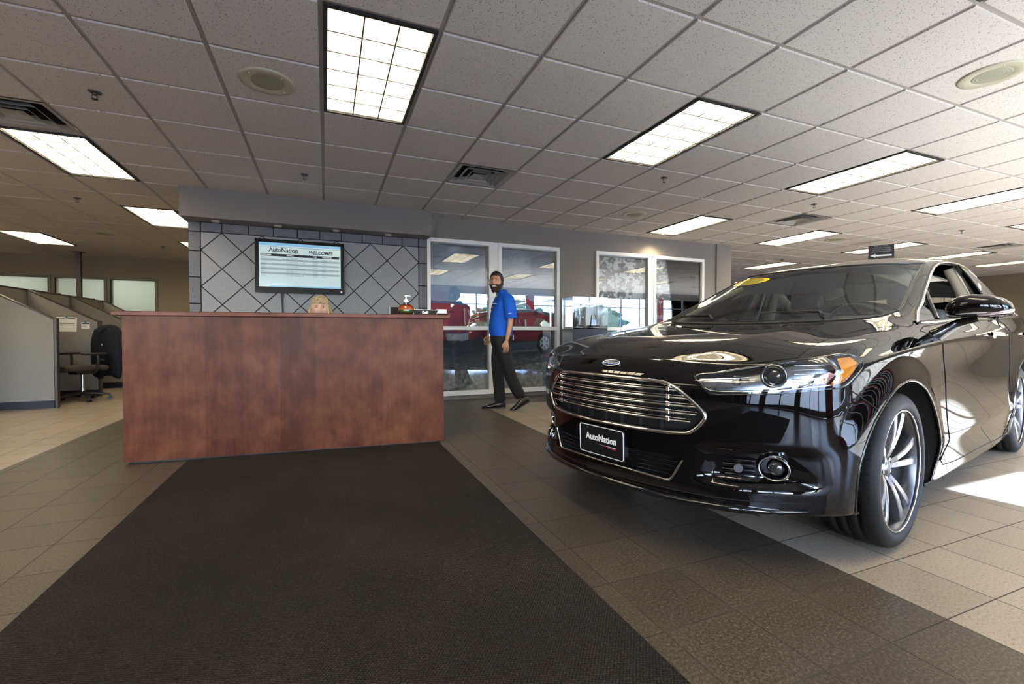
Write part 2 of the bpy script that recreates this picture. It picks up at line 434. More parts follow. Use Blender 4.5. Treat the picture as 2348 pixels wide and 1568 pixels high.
def tris_outline(vs, fs):
    cnt = {}
    for f in fs:
        for i in range(len(f)):
            a, b = f[i], f[(i + 1) % len(f)]; k = (min(a, b), max(a, b)); cnt[k] = cnt.get(k, 0) + 1
    return [k for k, c in cnt.items() if c == 1]
def sheet(name, vf, m, parent, offset=0.0, thick=0.0, d=None):
    """mesh part from a lifted patch; offset inwards along -d; thick gives it a returned edge"""
    vs, fs = vf; d = Vector(d).normalized() if d is not None else Vector((0, 0, 1))
    mb = MB(); V = [p - d * offset for p in vs]; mb.add(V, fs, 0, True)
    if thick:
        for a, b in tris_outline(vs, fs): mb.add([V[a], V[b], V[b] - d * thick, V[a] - d * thick], [(0, 1, 2, 3)], 0)
    o = mb.build(name, m, parent, fixn=False)
    me = o.data; bm = bmesh.new(); bm.from_mesh(me); bmesh.ops.recalc_face_normals(bm, faces=bm.faces)
    s = sum((f.normal.dot(d) * f.calc_area() for f in bm.faces if f.smooth))
    if s < 0: bmesh.ops.reverse_faces(bm, faces=bm.faces)
    bm.to_mesh(me); bm.free(); return o
def walls(mb, vf, d, depth, mi=0):
    vs, fs = vf; d = Vector(d).normalized()
    for a, b in tris_outline(vs, fs): mb.add([vs[a], vs[b], vs[b] - d * depth, vs[a] - d * depth], [(0, 1, 2, 3)], mi)
mir = lambda P: [(p[0], -p[1], p[2]) for p in P]

# ------------------------------------------------------------------ the sedan
def build_car():
    car = empty('car', CAR_O, CAR_A, 'glossy black four-door sedan parked on the tile floor beside the brown mat', 'car')
    bm = build_cage(); tree = BVHTree.FromBMesh(bm)
    near = lambda p: tree.find_nearest(Vector(p))[0]
    def onskin(P, n=5, closed=False):
        return [near(p) for p in catmull(P, n, closed)]
    seams = []
    # windshield and backlight from the cage
    for mi, nm in ((1, 'windshield'), (2, 'rear_window')):
        vf = lift(bm, [f for f in bm.faces if f.material_index == mi])
        sheet(nm, vf, M_wind, car, 0, 0, (1, 0, 1.2) if mi == 1 else (-1, 0, 1.2))
        ed = tris_outline(*vf)
        mb = MB()
        for a, b in ed: mb.cyl(vf[0][a], vf[0][b], .0065, n=6, caps=False)
        mb.build('windshield_seal' if mi == 1 else 'rear_window_seal', M_black, car)
    # grille opening
    G = [(.17, .748), (.30, .743), (.355, .730), (.40, .703), (.445, .665), (.487, .618), (.480, .584), (.440, .541), (.40, .530), (.30, .525), (.15, .522)]
    out = [(1, y, z) for y, z in G] + [(1, 0, .521)] + [(1, -y, z) for y, z in G[::-1]] + [(1, 0, .750)]
    out = [tuple(p) for p in catmull(out, 3, True)]
    # start exactly on the outline so the cut is closed
    fl = lambda c: c.x > .6
    fs = cut_region(bm, out, (1, 0, 0), fl); vf = lift(bm, fs)
    mb = MB(); walls(mb, vf, (1, 0, 0), .045); mb.add([p - Vector((.045, 0, 0)) for p in vf[0]], vf[1], 0, True)
    gr = mb.build('grille', M_black, car)
    ring = [near((Xf(p[1]), p[1], p[2])) for p in out]
    mb = MB(); mb.tube([p + Vector((.002, 0, 0)) for p in ring], .0085, 8, closed=True); mb.build('grille_surround', M_chrome, gr)
    mb = MB(); mb.tube([p + Vector((-.012, 0, 0)) + (Vector((0, 0, .64)) - Vector((0, p.y * .0, p.z))) * .03 for p in ring], .006, 6, closed=True); mb.build('grille_inner_trim', M_gblack, gr)
    for z, w in ((.708, .385), (.676, .435), (.644, .462), (.612, .458), (.580, .435)):
        mb = MB(); xs = [(-w + 2 * w * k / 28) for k in range(29)]
        for dz, r, dx in ((0, .0052, -.006), (.010, .0028, -.012)):
            mb.tube([(Xf(y) + .008 + dx, y, z + dz) for y in xs], [r * min(1, .25 + (w - abs(y)) * 25) for y in xs], 8)
        for s in (-1, 1):
            y = s * .345; mb.bbox((Xf(y) - .010, y - .008, z - .006), (Xf(y) + .010, y + .008, z + .016), .002)
        mb.build('grille_bar', M_chrome, gr)
    mb = MB()
    for k in range(-4, 5):
        y = k * .1; h = .105 if abs(k) < 4 else .07
        mb.box((Xf(y) - .035, y - .003, .636 - h), (Xf(y) - .012, y + .003, .636 + h))
    mb.build('grille_fins', M_black, gr)
    # lower grille
    L = [(.20, .327), (.30, .321), (.338, .316), (.360, .328), (.372, .350), (.407, .416), (.39, .424), (.30, .425), (.15, .425)]
    out = [(1, 0, .330)] + [(1, y, z) for y, z in L] + [(1, -y, z) for y, z in L[::-1]]
    fs = cut_region(bm, out, (1, 0, 0), fl); vf = lift(bm, fs)
    mb = MB(); walls(mb, vf, (1, 0, 0), .06); mb.add([p - Vector((.06, 0, 0)) for p in vf[0]], vf[1], 0, True)
    lg = mb.build('lower_grille', M_black, car)
    pts = [near((Xf(y), y, z)) + Vector((.003, 0, 0)) for y, z in [(.407, .416), (.389, .383), (.372, .350), (.360, .330), (.345, .319), (.30, .321), (.20, .326), (.1, .329), (0, .330), (-.1, .329), (-.20, .326), (-.30, .321), (-.345, .319), (-.360, .330), (-.372, .350), (-.389, .383), (-.407, .416)]]
    MB().tube(catmull(pts, 3), .0055, 8).build('lower_grille_trim', M_chrome, lg)
    for z, w in ((.398, .375), (.378, .362), (.358, .352), (.340, .34)):
        xs = [(-w + 2 * w * k / 20) for k in range(21)]
        MB().tube([(Xf(y) - .018, y, z) for y in xs], .004, 6).build('lower_grille_bar', M_gblack, lg)
    # front lip
    xs = [(-.80 + 1.6 * k / 32) for k in range(33)]
    mb = MB(); rings = []
    for y in xs:
        p = near((Xf(y) + .02, y, .25)); n = Vector((1, y * 1.1, 0)).normalized()
        k_ = 1 - (abs(y) / .8) ** 8; a = p + n * .010 * k_
        rings.append([a + Vector((0, 0, .012 * k_)), a + n * .012 * k_, a + Vector((0, 0, -.016 * k_)), a - n * .05 + Vector((0, 0, -.018)), a - n * .05 + Vector((0, 0, .0))])
    mb.ring(rings, True, True); mb.build('front_lip', M_gblack, car)
    seams.append(([near((Xf(y) + .02, y, .285)) for y in xs], .0022))
    # headlights, fog pockets, per side
    HL = [(.837,.441,.763),(.823,.447,.776),(.797,.495,.784),(.716,.607,.812),(.624,.738,.843),(.51,.816,.861),(.446,.846,.868),(.42,.862,.860),(.392,.886,.832),(.45,.877,.784),(.504,.86,.747),(.568,.832,.737),(.682,.74,.721),(.763,.633,.709),(.824,.522,.702),(.840,.487,.722)]
    PK = [(.821,.517,.354),(.821,.520,.397),(.814,.541,.441),(.761,.633,.464),(.696,.718,.480),(.655,.76,.459),(.609,.799,.411),(.565,.827,.371),(.679,.727,.355),(.792,.571,.342)]
    for s in (1, -1):
        mm = (lambda P: P) if s > 0 else mir
        d = Vector((.62, .785 * s, 0)); fl2 = lambda c: c.x > .25 and c.y * s > .2
        fs = cut_region(bm, mm(HL), d, fl2, -.35); vf = lift(bm, fs)
        hl = empty('headlight'); hl.parent = car
        mb = MB(); mb.add([p - d * .05 for p in vf[0]], vf[1], 0, True); walls(mb, vf, d, .05)
        mb.build('headlight_housing', M_hlhouse, hl)
        sheet('headlight_lens', vf, M_clear, hl, 0, 0, d)
        rim = [near(p) for p in mm(HL)]
        MB().tube([p - d * .004 for p in catmull(rim, 3, True)], .0055, 6, closed=True).build('headlight_seal', M_gblack, hl)
        W = lambda x, y, z: Vector((x, y * s, z))
        # chrome daytime strip along the lower edge
        lo = [W(.838, .462, .752), W(.832, .492, .722), W(.815, .535, .713), W(.757, .633, .719), W(.676, .737, .731), W(.566, .826, .748), W(.505, .855, .757), W(.455, .870, .788), W(.405, .878, .830)]
        MB().tube([p - d * .012 for p in catmull(lo, 4)], .0055, 8).build('headlight_strip', M_chrome, hl)
        MB().tube([W(.835, .465, .758) - d * .014, W(.78, .56, .765) - d * .02, W(.735, .625, .772) - d * .022], .0045, 8).build('headlight_strip', M_chrome, hl)
        pc = W(.692, .707, .781) - d * .035; f3 = Vector((1, .25 * s, 0)).normalized(); Mx = frame(pc, Vector((0, 0, 1)).cross(f3), (0, 0, 1))
        mb = MB(); mb.lathe([(.020, -.01), (.044, .0), (.048, .012), (.044, .016), (.036, .010), (.034, .004)], n=32, M=Mx); mb.build('projector_bezel', M_satin, hl)
        mb = MB(); mb.lathe([(.033, .0), (.030, .010), (.022, .017), (.011, .021), (.0005, .022)], n=28, M=Mx); mb.build('projector_lens', M_lens, hl)
        # inner reflector between projector and grille
        mb = MB(); q = W(.765, .60, .762) - d * .035
        mb.lathe([(.004, 0), (.014, .006), (.019, .018)], n=20, M=frame(q, Vector((0, 0, 1)).cross(f3), (0, 0, 1)))
        mb.add([W(.81, .51, .722) - d * .02, W(.74, .63, .730) - d * .03, W(.735, .625, .750) - d * .045, W(.80, .52, .735) - d * .045], [(0, 1, 2, 3)])
        mb.build('headlight_reflector', M_satin, hl)
        mb = MB()
        for k in range(5):
            z = .755 + k * .017
            mb.tube([W(.645, .755, z) - d * .026, W(.60, .793, z + .002) - d * .024, W(.555, .820, z + .004) - d * .022], .0022, 6)
        mb.build('headlight_ribs', M_chrome, hl)
        mb = MB(); mb.add([p - d * .012 for p in (W(.545, .828, .755), W(.490, .855, .800), W(.520, .830, .850), W(.538, .820, .850), W(.512, .845, .803), W(.568, .818, .757))], [(0, 1, 2, 3, 4, 5)]); mb.build('headlight_chevron', M_satin, hl)
        mb = MB(); mb.add([p - d * .014 for p in (W(.600, .800, .752), W(.560, .824, .754), W(.525, .845, .79), W(.545, .832, .80), W(.57, .815, .79))], [(0, 1, 2, 3, 4)]); mb.build('headlight_reflector', M_reddull, hl)
        mb = MB(); A = [W(.515, .845, .852), W(.44, .862, .858), W(.412, .878, .834), W(.455, .873, .79), W(.515, .850, .757), W(.545, .836, .757), W(.497, .856, .803)]
        mb.add([p - d * .010 for p in A], [range(7)]); mb.build('indicator_lens', M_amber, hl)
        # fog pocket
        PKs = mm(PK); fs = cut_region(bm, PKs, d, fl2, -.2); vf = lift(bm, fs)
        fg = empty('fog_lamp'); fg.parent = car
        mb = MB(); dd = Vector((.9, .45 * s, 0)).normalized()
        cen = sum((Vector(p) for p in PKs), Vector()) / len(PKs)
        V2 = [p - dd * .034 * min(1, max(0, ((p.y * s - .80) / -.08))) for p in vf[0]]
        mb.add(V2, vf[1], 0, True)
        for a, b in tris_outline(*vf): mb.add([vf[0][a], vf[0][b], V2[b], V2[a]], [(0, 1, 2, 3)], 0, False)
        mb.build('fog_pocket', M_gblack, fg)
        fc = near(W(.703, .706, .41)) - dd * (.012 if s > 0 else .030)
        fa = Vector((.93, .36 * s, .0)).normalized(); Mx = frame(fc, Vector((0, 0, 1)).cross(fa), (0, 0, 1)) @ Matrix.Diagonal((1.18, 1, 1, 1))
        MB().lathe([(.047, -.02), (.049, .012), (.0465, .017), (.043, .014), (.041, .004)], n=36, M=Mx).build('fog_ring', M_chrome, fg)
        MB().lathe([(.042, .006), (.038, -.014), (.026, -.022)], n=32, M=Mx).build('fog_bowl', M_gblack, fg)
        Ml = frame(fc - fa * .012 + Vector((0, .006 * s, 0)), Vector((0, 0, 1)).cross(fa), (0, 0, 1))
        MB().lathe([(.029, -.006), (.030, .002), (.026, .008), (.014, .013), (.0005, .015)], n=28, M=Ml).build('fog_glass', M_lens, fg)
        gd = near(W(.78, .597, .398)) - dd * .012
        MB().cyl(gd - dd * .02, gd + dd * .006, .0165, n=24).build('sensor_disc', M_disc, fg)
        for z in (.372, .39, .412, .432):
            w = .05 if z > .38 else .04
            MB().tube([near(W(.80 , .585 - w * .9, z)) - dd * .018, near(W(.77, .60, z)) - dd * .019, near(W(.745, .60 + w, z)) - dd * .019], .0035, 6).build('fog_slat', M_gblack, fg)
        # shut line between bumper and wing
        seams.append((onskin(mm([(.500,.862,.744),(.405,.885,.696),(.33,.907,.649),(.325,.91,.64)])), .0025))
    # hood
    HD = [(.811, 0), (.811, .06), (.798, .266), (.785, .425), (.790, .487), (.716, .604), (.617, .735), (.543, .731), (.352, .720), (.109, .723), (-.103, .748), (-.269, .793), (-.337, .812), (-.43, .797), (-.50, .772), (-.585, .737)]
    out = [(x, y, 1) for x, y in HD] + [(-.50, .52, 1), (-.44, .27, 1), (-.42, 0, 1), (-.44, -.27, 1), (-.50, -.52, 1)] + [(x, -y, 1) for x, y in HD[:0:-1]]
    fs = cut_region(bm, out, (0, 0, 1), lambda c: c.x > -.62 and c.z > .7, .02); vf = lift(bm, fs)
    sheet('hood', vf, M_paint, car, 0, .012, (0, 0, 1))
    seams.append(([near((x, y, .838 if x > .75 else .93)) for x, y in HD], .0024)); seams.append(([near((x, -y, .838 if x > .75 else .93)) for x, y in HD], .0024))
    # side windows
    DL = [(-.495, 1.004), (-.70, 1.07), (-.87, 1.125), (-1.03, 1.195), (-1.19, 1.262), (-1.35, 1.330), (-1.52, 1.392), (-1.70, 1.436), (-1.90, 1.462), (-2.2, 1.477), (-2.5, 1.468), (-2.8, 1.425), (-3.05, 1.335), (-3.22, 1.235), (-3.33, 1.13), (-3.32, 1.095), (-3.0, 1.085), (-2.4, 1.06), (-1.6, 1.04), (-1.0, 1.024), (-.6, 1.006)]
    DRF = [(-.50, .985), (-.55, .918), (-.64, .843), (-.70, .76), (-.715, .68), (-.70, .578), (-.685, .447), (-.695, .376), (-.71, .25), (-1.663, .218), (-2.30, .205), (-2.335, .30), (-2.345, .45), (-2.355, .60), (-2.39, .743), (-2.33, .86), (-2.27, .92), (-2.22, 1.052)]
    DRR = [(-2.225, 1.052), (-2.275, .92), (-2.335, .86), (-2.395, .743), (-2.36, .60), (-2.35, .45), (-2.34, .30), (-2.305, .205), (-2.42, .205), (-2.46, .45), (-2.55, .66), (-2.75, .78), (-3.02, .80), (-3.2, .90), (-3.27, 1.085)]
    for s in (1, -1):
        d = (0, s, 0); fl3 = lambda c: c.y * s > .4 and c.x < -.3
        out = [(x, s, z) for x, z in DL]
        fs = cut_region(bm, out, d, fl3); 
        quarter = [f for f in fs if f.calc_center_median().x > -.86 - .12 * 0]
        rear = [f for f in fs if f.calc_center_median().x < -2.2]
        rest = [f for f in fs if f not in set(quarter) and f not in set(rear)]
        vq = lift(bm, quarter, False); vr = lift(bm, rear, False); vo = lift(bm, rest, False)
        bmesh.ops.delete(bm, geom=fs, context='FACES')
        sheet('quarter_glass', vq, M_wind, car, .006, 0, d); sheet('rear_door_glass', vr, M_wind, car, .006, 0, d)
        if s < 0: sheet('front_door_glass', vo, M_wind, car, .006, 0, d)
        P = [(tree.ray_cast(Vector((x, 1.6 * s, z)), Vector((0, -s, 0)))[0] or near((x, .7 * s, z))) for x, z in DL]
        MB().tube([p + Vector((0, .002 * s, 0)) for p in P], .0075, 8, closed=True).build('window_trim', M_chrome, car)
        MB().tube([p - Vector((0, .012 * s, 0)) for p in P], .014, 8, closed=True).build('window_seal', M_black, car)
        pp = [near((-2.10 - .10 * t, .69 * s + .16 * s * t, 1.47 - .42 * t)) for t in (0, .25, .5, .75, 1)]
        MB().tube([p - Vector((0, .004 * s, 0)) for p in pp], [.030, .034, .040, .047, .055], 8, flat=.35).build('door_pillar', M_gblack, car)
        pp = [near((-1.10 + .24 * t, .74 * s + .10 * s * t, 1.235 - .205 * t)) for t in (0, .5, 1)]
        MB().tube([p - Vector((0, .008 * s, 0)) for p in pp], .013, 8).build('quarter_post', M_gblack, car)
        for poly, nm in ((DRF, 'front_door'), (DRR, 'rear_door')):
            fs = cut_region(bm, [(x, s, z) for x, z in poly], d, fl3); vf = lift(bm, fs)
            dr = sheet(nm, vf, M_paint, car, 0, .010, d)
            pl = [(tree.ray_cast(Vector((x, 1.6 * s, z)), Vector((0, -s, 0)))[0] or near((x, .91 * s, z))) for x, z in [tuple(q)[0::2] for q in catmull([(x_, 0, z_) for x_, z_ in poly], 3, True)]]; seams.append((pl + [pl[0]], .0028))
            hx = -1.80 if nm == 'front_door' else -2.95
            mb = MB(); H = near((hx, .93 * s, .948))
            mb.tube([H + Vector((.13, .004 * s, .002)), H + Vector((.11, .030 * s, .004)), H + Vector((0, .036 * s, .0)), H + Vector((-.11, .030 * s, -.004)), H + Vector((-.13, .004 * s, -.004))], .011, 10, flat=1.5)
            mb.sphere(H + Vector((0, -.004 * s, -.006)), (.075, .012, .026), 18, 8)
            mb.build('door_handle', M_chrome if s > 0 else M_paint, dr)
    # wheel openings
    for s in (1, -1):
        for cx in (-.015, -2.865):
            P = [(cx + ARX * cos(a), s, .355 + ARZ * sin(a)) for a in [radians(-35 + 250 * k / 40) for k in range(41)]]
            P = [(cx + ARX * cos(radians(-35)) + .02, s, .05)] + P + [(cx - ARX * cos(radians(-35)) - .02, s, .05)]
            fs = cut_region(bm, P, (0, s, 0), lambda c: abs(c.x - cx) < .62 and c.y * s > .6, -.6); lift(bm, fs)
            rim = [near((p[0], .93 * s, p[2])) for p in P[1:-1] if p[2] > .16]
            MB().tube([p - Vector((0, .003 * s, 0)) for p in rim], .007, 8).build('wheel_arch_lip', M_paint, car)
            mb = MB(); r0 = [p - Vector((0, .006 * s, 0)) for p in rim]
            r1 = [Vector((cx + (p.x - cx) * 1.05, .60 * s, .355 + (p.z - .355) * 1.05)) for p in rim]
            mb.ring([r0, r1], False, False); mb.add(r1 + [Vector((cx, .60 * s, .18))], [tuple(range(len(r1) + 1))])
            mb.build('wheel_arch_liner', M_rubber, car)
    # skin that is left: wings, bumpers, roof
    mb = MB(); vs, fs = lift(bm, bm.faces[:], False); mb.add(vs, fs, 0, True)
    mb.build('body', M_paint, car)
    bm.free()
    for pts, r in seams:
        MB().tube([p for p in pts], r, 6, caps=False).build('panel_seam', M_seam, car)
    # underside, cabin shell
    mb = MB(); mb.box((-3.4, -.60, .18), (.62, .60, .24)); mb.box((.30, -.56, .24), (.60, .56, .60)); mb.build('underbody', M_black, car)
    mb = MB()
    for s in (1, -1): mb.box((-2.9, .80 * s - .01, .30), (-.62, .80 * s + .01, .98))
    mb.box((-.66, -.78, .3), (-.60, .78, .93)); mb.box((-3.3, -.78, .3), (-3.2, .78, 1.05)); mb.box((-3.2, -.79, .26), (-.62, .79, .30))
    mb.build('cabin_shell', M_cloth, car)
    mb = MB(); rows = []
    for x in (-1.30, -1.6, -2.0, -2.4, -2.8):
        z = {-1.30: 1.40, -1.6: 1.465, -2.0: 1.50, -2.4: 1.50, -2.8: 1.44}[x]
        rows.append([Vector((x, y, z - .16 * (abs(y) / .62) ** 3)) for y in [(-.62 + 1.24 * k / 12) for k in range(13)]])
    mb.ring(rows, False, False); mb.build('headliner', M_liner, car)
    for s in (1, -1):
        MB().tube([(-1.44, .60 * s, 1.34), (-1.1, .66 * s, 1.22), (-.8, .70 * s, 1.09), (-.62, .72 * s, 1.0)], .022, 8).build('pillar_lining', M_liner, car)
        MB().tube([(-2.14, .62 * s, 1.44), (-2.2, .70 * s, 1.2), (-2.22, .77 * s, .95)], [.035, .045, .06], 8).build('pillar_lining', M_liner, car)
    mb = MB(); mb.ring([[Vector(p) for p in ((-.56, y, .93), (-.60, y, 1.035), (-.80, y, 1.045), (-1.02, y, .985), (-1.06, y, .90), (-1.0, y, .70), (-.6, y, .60))] for y in (-.74, -.4, 0, .2, .37, .54, .74)], True, True)
    mb.build('dashboard', M_cloth, car)
    mb = MB(); mb.tube([(-1.18 + .10 * sin(a), .37 + .185 * cos(a), .985 + .155 * sin(a)) for a in [2 * pi * k / 32 for k in range(32)]], .015, 8, closed=True)
    mb.sphere((-1.16, .37, .98), (.03, .06, .05)); mb.tube([(-1.17, .20, .985), (-1.16, .37, .98), (-1.17, .54, .985)], .014, 6); mb.tube([(-1.16, .37, .98), (-1.0, .37, .93)], .03, 8)
    mb.build('steering_wheel', M_black, car)
    def seat(cx, y, w, hy=True):
        mb = MB()
        mb.bbox((cx - .05, y - w, .38), (cx + .50, y + w, .56), .05, M=None, seg=3)
        Mb = T(cx, y, .50) @ Ry(radians(-14))
        mb.bbox((-.11, -w, 0), (.04, w, .66), .05, M=Mb, seg=3)
        st = mb.build('seat', M_seat, car)
        for v in st.data.polygons: v.use_smooth = True
        if hy:
            hb = MB(); hb.bbox((-.09, -.13, .70), (.02, .13, .87), .04, M=Mb, seg=3); hb.cyl(Mb @ Vector((-.03, -.05, .62)), Mb @ Vector((-.03, -.05, .72)), .007); hb.cyl(Mb @ Vector((-.03, .05, .62)), Mb @ Vector((-.03, .05, .72)), .007)
            h = hb.build('headrest', M_seat, st)
    seat(-1.95, .37, .25); seat(-1.95, -.37, .25); seat(-2.95, 0, .62, False)
    # mirrors
    for s in (1,):      # the far mirror is not seen in the photo
        mb = MB(); W = lambda x, y, z: Vector((x, y * s, z)); rings = []
        for t, ya, zc, h, xl in ((0, .932, 1.062, .004, .01), (.04, .938, 1.064, .030, .06), (.14, .955, 1.070, .048, .10), (.3, .985, 1.078, .058, .125), (.5, 1.03, 1.082, .060, .13), (.7, 1.085, 1.080, .055, .12), (.85, 1.125, 1.074, .045, .10), (.95, 1.150, 1.066, .030, .07), (1, 1.160, 1.060, .006, .02)):
            ring = []
            for k in range(20):
                a = 2 * pi * k / 20; ca, sa = cos(a), sin(a)
                e = .62; px = (abs(ca) ** e) * (1 if ca > 0 else -1); pz = (abs(sa) ** .8) * (1 if sa > 0 else -1)
                ring.append(W(-.60 + xl * px * (.9 if px > 0 else .35) + .06 * (1 - t) - .02, ya, zc + h * pz * (1.0 if pz > 0 else .72)))
            rings.append(ring)
        mb.ring(rings, True, True); mc = mb.build('wing_mirror', M_paint, car)
        mb = MB(); mb.tube(catmull([W(-.535, .862, .925), W(-.555, .900, .945), W(-.575, .935, .975), W(-.590, .975, 1.003), W(-.595, 1.04, 1.020)], 4), [.046 - .0017 * k for k in range(17)], 14, flat=.7)
        mb.build('mirror_arm', M_paint, mc)
        mb = MB(); mb.tube([W(-.54, 1.05, 1.040), W(-.533, 1.09, 1.046), W(-.54, 1.122, 1.052), W(-.565, 1.146, 1.057), W(-.60, 1.157, 1.06)], [.004, .009, .011, .011, .006], 8); mb.build('mirror_indicator', M_indic, mc)
        mb = MB(); mb.add([W(-.668, .965, 1.03), W(-.668, 1.12, 1.035), W(-.668, 1.135, 1.075), W(-.668, 1.10, 1.118), W(-.668, .98, 1.118), W(-.668, .955, 1.08)], [range(6)]); mb.build('mirror_glass', M_chrome, mc)
    # wipers
    MB().tube([(-.50, .40, 1.063), (-.56, .36, 1.085), (-.58, .20, 1.092), (-.56, 0, 1.090)], [.010, .008, .006, .004], 8).build('wiper', M_black, car)
    MB().tube([(-.50, -.30, 1.05), (-.56, -.36, 1.085), (-.60, -.52, 1.09), (-.62, -.64, 1.085)], [.010, .008, .006, .004], 8).build('wiper', M_black, car)
    # hood badge
    bp = near((.87, 0, .803)); bn = (near((.84, 0, .822)) - near((.90, 0, .785))).normalized(); up = bn
    nrm = Vector((0, 1, 0)).cross(up) * 1
    if nrm.x < 0: nrm = -nrm
    Mx = frame(bp + nrm * .001, Vector((0, 1, 0)), up)
    if (Mx.to_3x3() @ Vector((0, 0, 1))).dot(nrm) < 0: Mx = frame(bp + nrm * .001, Vector((0, 1, 0)), up)
    S = Matrix.Diagonal((1.0, .40, 1, 1))
    MB().lathe([(.0005, .004), (.052, .004), (.053, 0)], n=40, M=Mx @ S).build('hood_badge', M_blue, car)
    MB().tube([Mx @ Vector((.054 * cos(a), .0225 * sin(a), .004)) for a in [2 * pi * k / 40 for k in range(40)]], .0032, 8, closed=True).build('badge_rim', M_chrome, car)
    text('badge_script', 'Ford', .034, Mx @ T(0, .001, .0048), M_chromeflat, car, shear=.35, bold=.0006, xs=1.15)
    # number plate
    pc = Vector((.962, .020, .433)); Mx = frame(pc, (0, 1, 0), (0.03, 0, 1))
    pl = MB().bbox((-.145, -.072, -.006), (.145, .072, 0), .002, M=Mx).build('number_plate', M_black2, car)
    MB().bbox((-.12, -.06, -.06), (.12, .055, -.006), .004, M=Mx).build('plate_bracket', M_black, pl)
    P = [(x * .141 - sx * 0, y) for x, y in ()] if False else []
    for cx_, cy_, a0 in ((.129, .056, 0), (-.129, .056, 90), (-.129, -.056, 180), (.129, -.056, 270)):
        for k in range(7): a = radians(a0 + 15 * k); P.append(Mx @ Vector((cx_ + .012 * cos(a), cy_ + .012 * sin(a), .0008)))
    MB().tube(P, .0018, 6, closed=True).build('plate_border', M_white, pl)
    text('plate_lettering', 'AutoNation', .044, Mx @ T(.0, .012, .0006), M_white, pl, bold=.0011, xs=.93)
    mb = MB(); mb.add([Mx @ Vector(p) for p in ((-.04, -.0165, .001), (.098, -.0165, .001), (.098, -.0195, .001))], [(0, 1, 2)]); mb.build('plate_underline', M_white, pl)
    mb = MB(); mb.add([Mx @ Vector(p) for p in ((0, -.022, .001), (.098, -.0225, .001), (.098, -.028, .001))], [(0, 1, 2)]); mb.build('plate_underline', M_red, pl)
    mb = MB()
    for x, y in ((-.09, -.055), (.09, -.055), (-.09, .055), (.09, .055)): mb.cyl(Mx @ Vector((x, y, 0)), Mx @ Vector((x, y, .003)), .0045, n=12)
    mb.build('plate_screws', M_satin, pl)
    # windscreen sticker
    stp = [near((-1.13 - .14 * abs(y + .33), y, 1.39)) for y in (-.18,)][0]
    tree2 = tree
    def wsp(y, z):
        h = tree2.ray_cast(Vector((1, y, z)), Vector((-1, 0, 0)))
        return h[0] + Vector((.002, 0, .002)) if h[0] else Vector((-1.1, y, z))
    MB().add([wsp(-.36 + .19 * cos(a), 1.362 + .030 * sin(a) ) for a in [2 * pi * k / 28 for k in range(28)]], [range(28)]).build('windshield_sticker', M_yellow, car)
    # wheels
    def wheel(x, s):
        w = empty('wheel'); w.parent = car; w.location = (x, .80 * s, .343)
        w.rotation_euler = (0, 0, 0 if s > 0 else pi)
        prof = [(.262, -.10), (.268, -.105), (.300, -.118), (.325, -.112), (.339, -.095), (.343, -.07)]
        for g in (-.045, 0, .045): prof += [(.343, g - .006), (.336, g - .004), (.336, g + .004), (.343, g + .006)]
        prof += [(.343, .07), (.3405, .088), (.334, .100), (.320, .112), (.300, .118), (.285, .116), (.278, .112), (.270, .105)]
        t = MB().lathe(prof, axis='Y', n=96).build('tyre', M_tyre, w)
        # tread blocks: shallow cross sipes
        mb = MB()
        for k in range(72):
            a = 2 * pi * k / 72; 
            for y0, y1, sk in ((.055, .094, .02), (-.094, -.055, -.02)):
                mb.add([( .3436 * cos(a), y0, .3436 * sin(a)), (.3436 * cos(a + .012), y0, .3436 * sin(a + .012)), (.3418 * cos(a + .012 + sk), y1, .3418 * sin(a + .012 + sk)), (.3418 * cos(a + sk), y1, .3418 * sin(a + sk))], [(0, 1, 2, 3)])
        mb.build('tyre_tread', M_sipe, t)
        r = MB().lathe([(.268, .108), (.272, .103), (.266, .098), (.255, .094), (.252, .05), (.245, -.06), (.262, -.10)], axis='Y', n=80).build('rim', M_barrel, w)
        MB().tube([(.2665 * cos(a), .107, .2665 * sin(a)) for a in [2 * pi * k / 80 for k in range(80)]], .0035, 6, closed=True).build('rim_edge', M_bright, r)
        for k in range(5):
            a0 = radians(90 + 6 + 72 * k); mb = MB()
            for sg in (-1, 1):
                rings = []
                for t_, rr in ((0, .052), (.2, .09), (.5, .15), (.8, .21), (1, .257)):
                    an = a0 + sg * radians(10 - 1.5 * t_ + 3.5 * t_ * t_) * (1 if t_ > 0 else 1)
                    hw = .0125 + .0045 * t_; yf = .094 - .036 * (1 - t_) ** 2; 
                    c, q = cos(an), sin(an); n_ = Vector((-q, 0, c)); p = Vector((rr * c, 0, rr * q))
                    inner = -sg
                    rings.append([p + n_ * hw + Vector((0, yf - .004, 0)), p + n_ * (hw * .75) + Vector((0, yf, 0)), p - n_ * (hw * .75) + Vector((0, yf, 0)), p - n_ * hw + Vector((0, yf - .004, 0)), p - n_ * (hw + .004) + Vector((0, yf - .045, 0)), p + n_ * (hw + .004) + Vector((0, yf - .045, 0))])
                mb.ring(rings, True, True, smooth=False)
            # web between the two blades near the hub
            a1, a2 = a0 - radians(8.5), a0 + radians(8.5)
            mb.add([Vector((.055 * cos(a1), .036, .055 * sin(a1))), Vector((.055 * cos(a2), .036, .055 * sin(a2))), Vector((.255 * cos(a0 + radians(10)), .030, .255 * sin(a0 + radians(10)))), Vector((.255 * cos(a0 - radians(10)), .030, .255 * sin(a0 - radians(10))))], [(0, 1, 2, 3)], 1)
            sp = mb.build('spoke', [M_rim, M_rimdark], w)
        mb = MB(); mb.lathe([(.075, .020), (.070, .045), (.060, .052), (.034, .054), (.032, .060), (.026, .064), (.0005, .065)], axis='Y', n=40); mb.build('hub', M_rim, w)
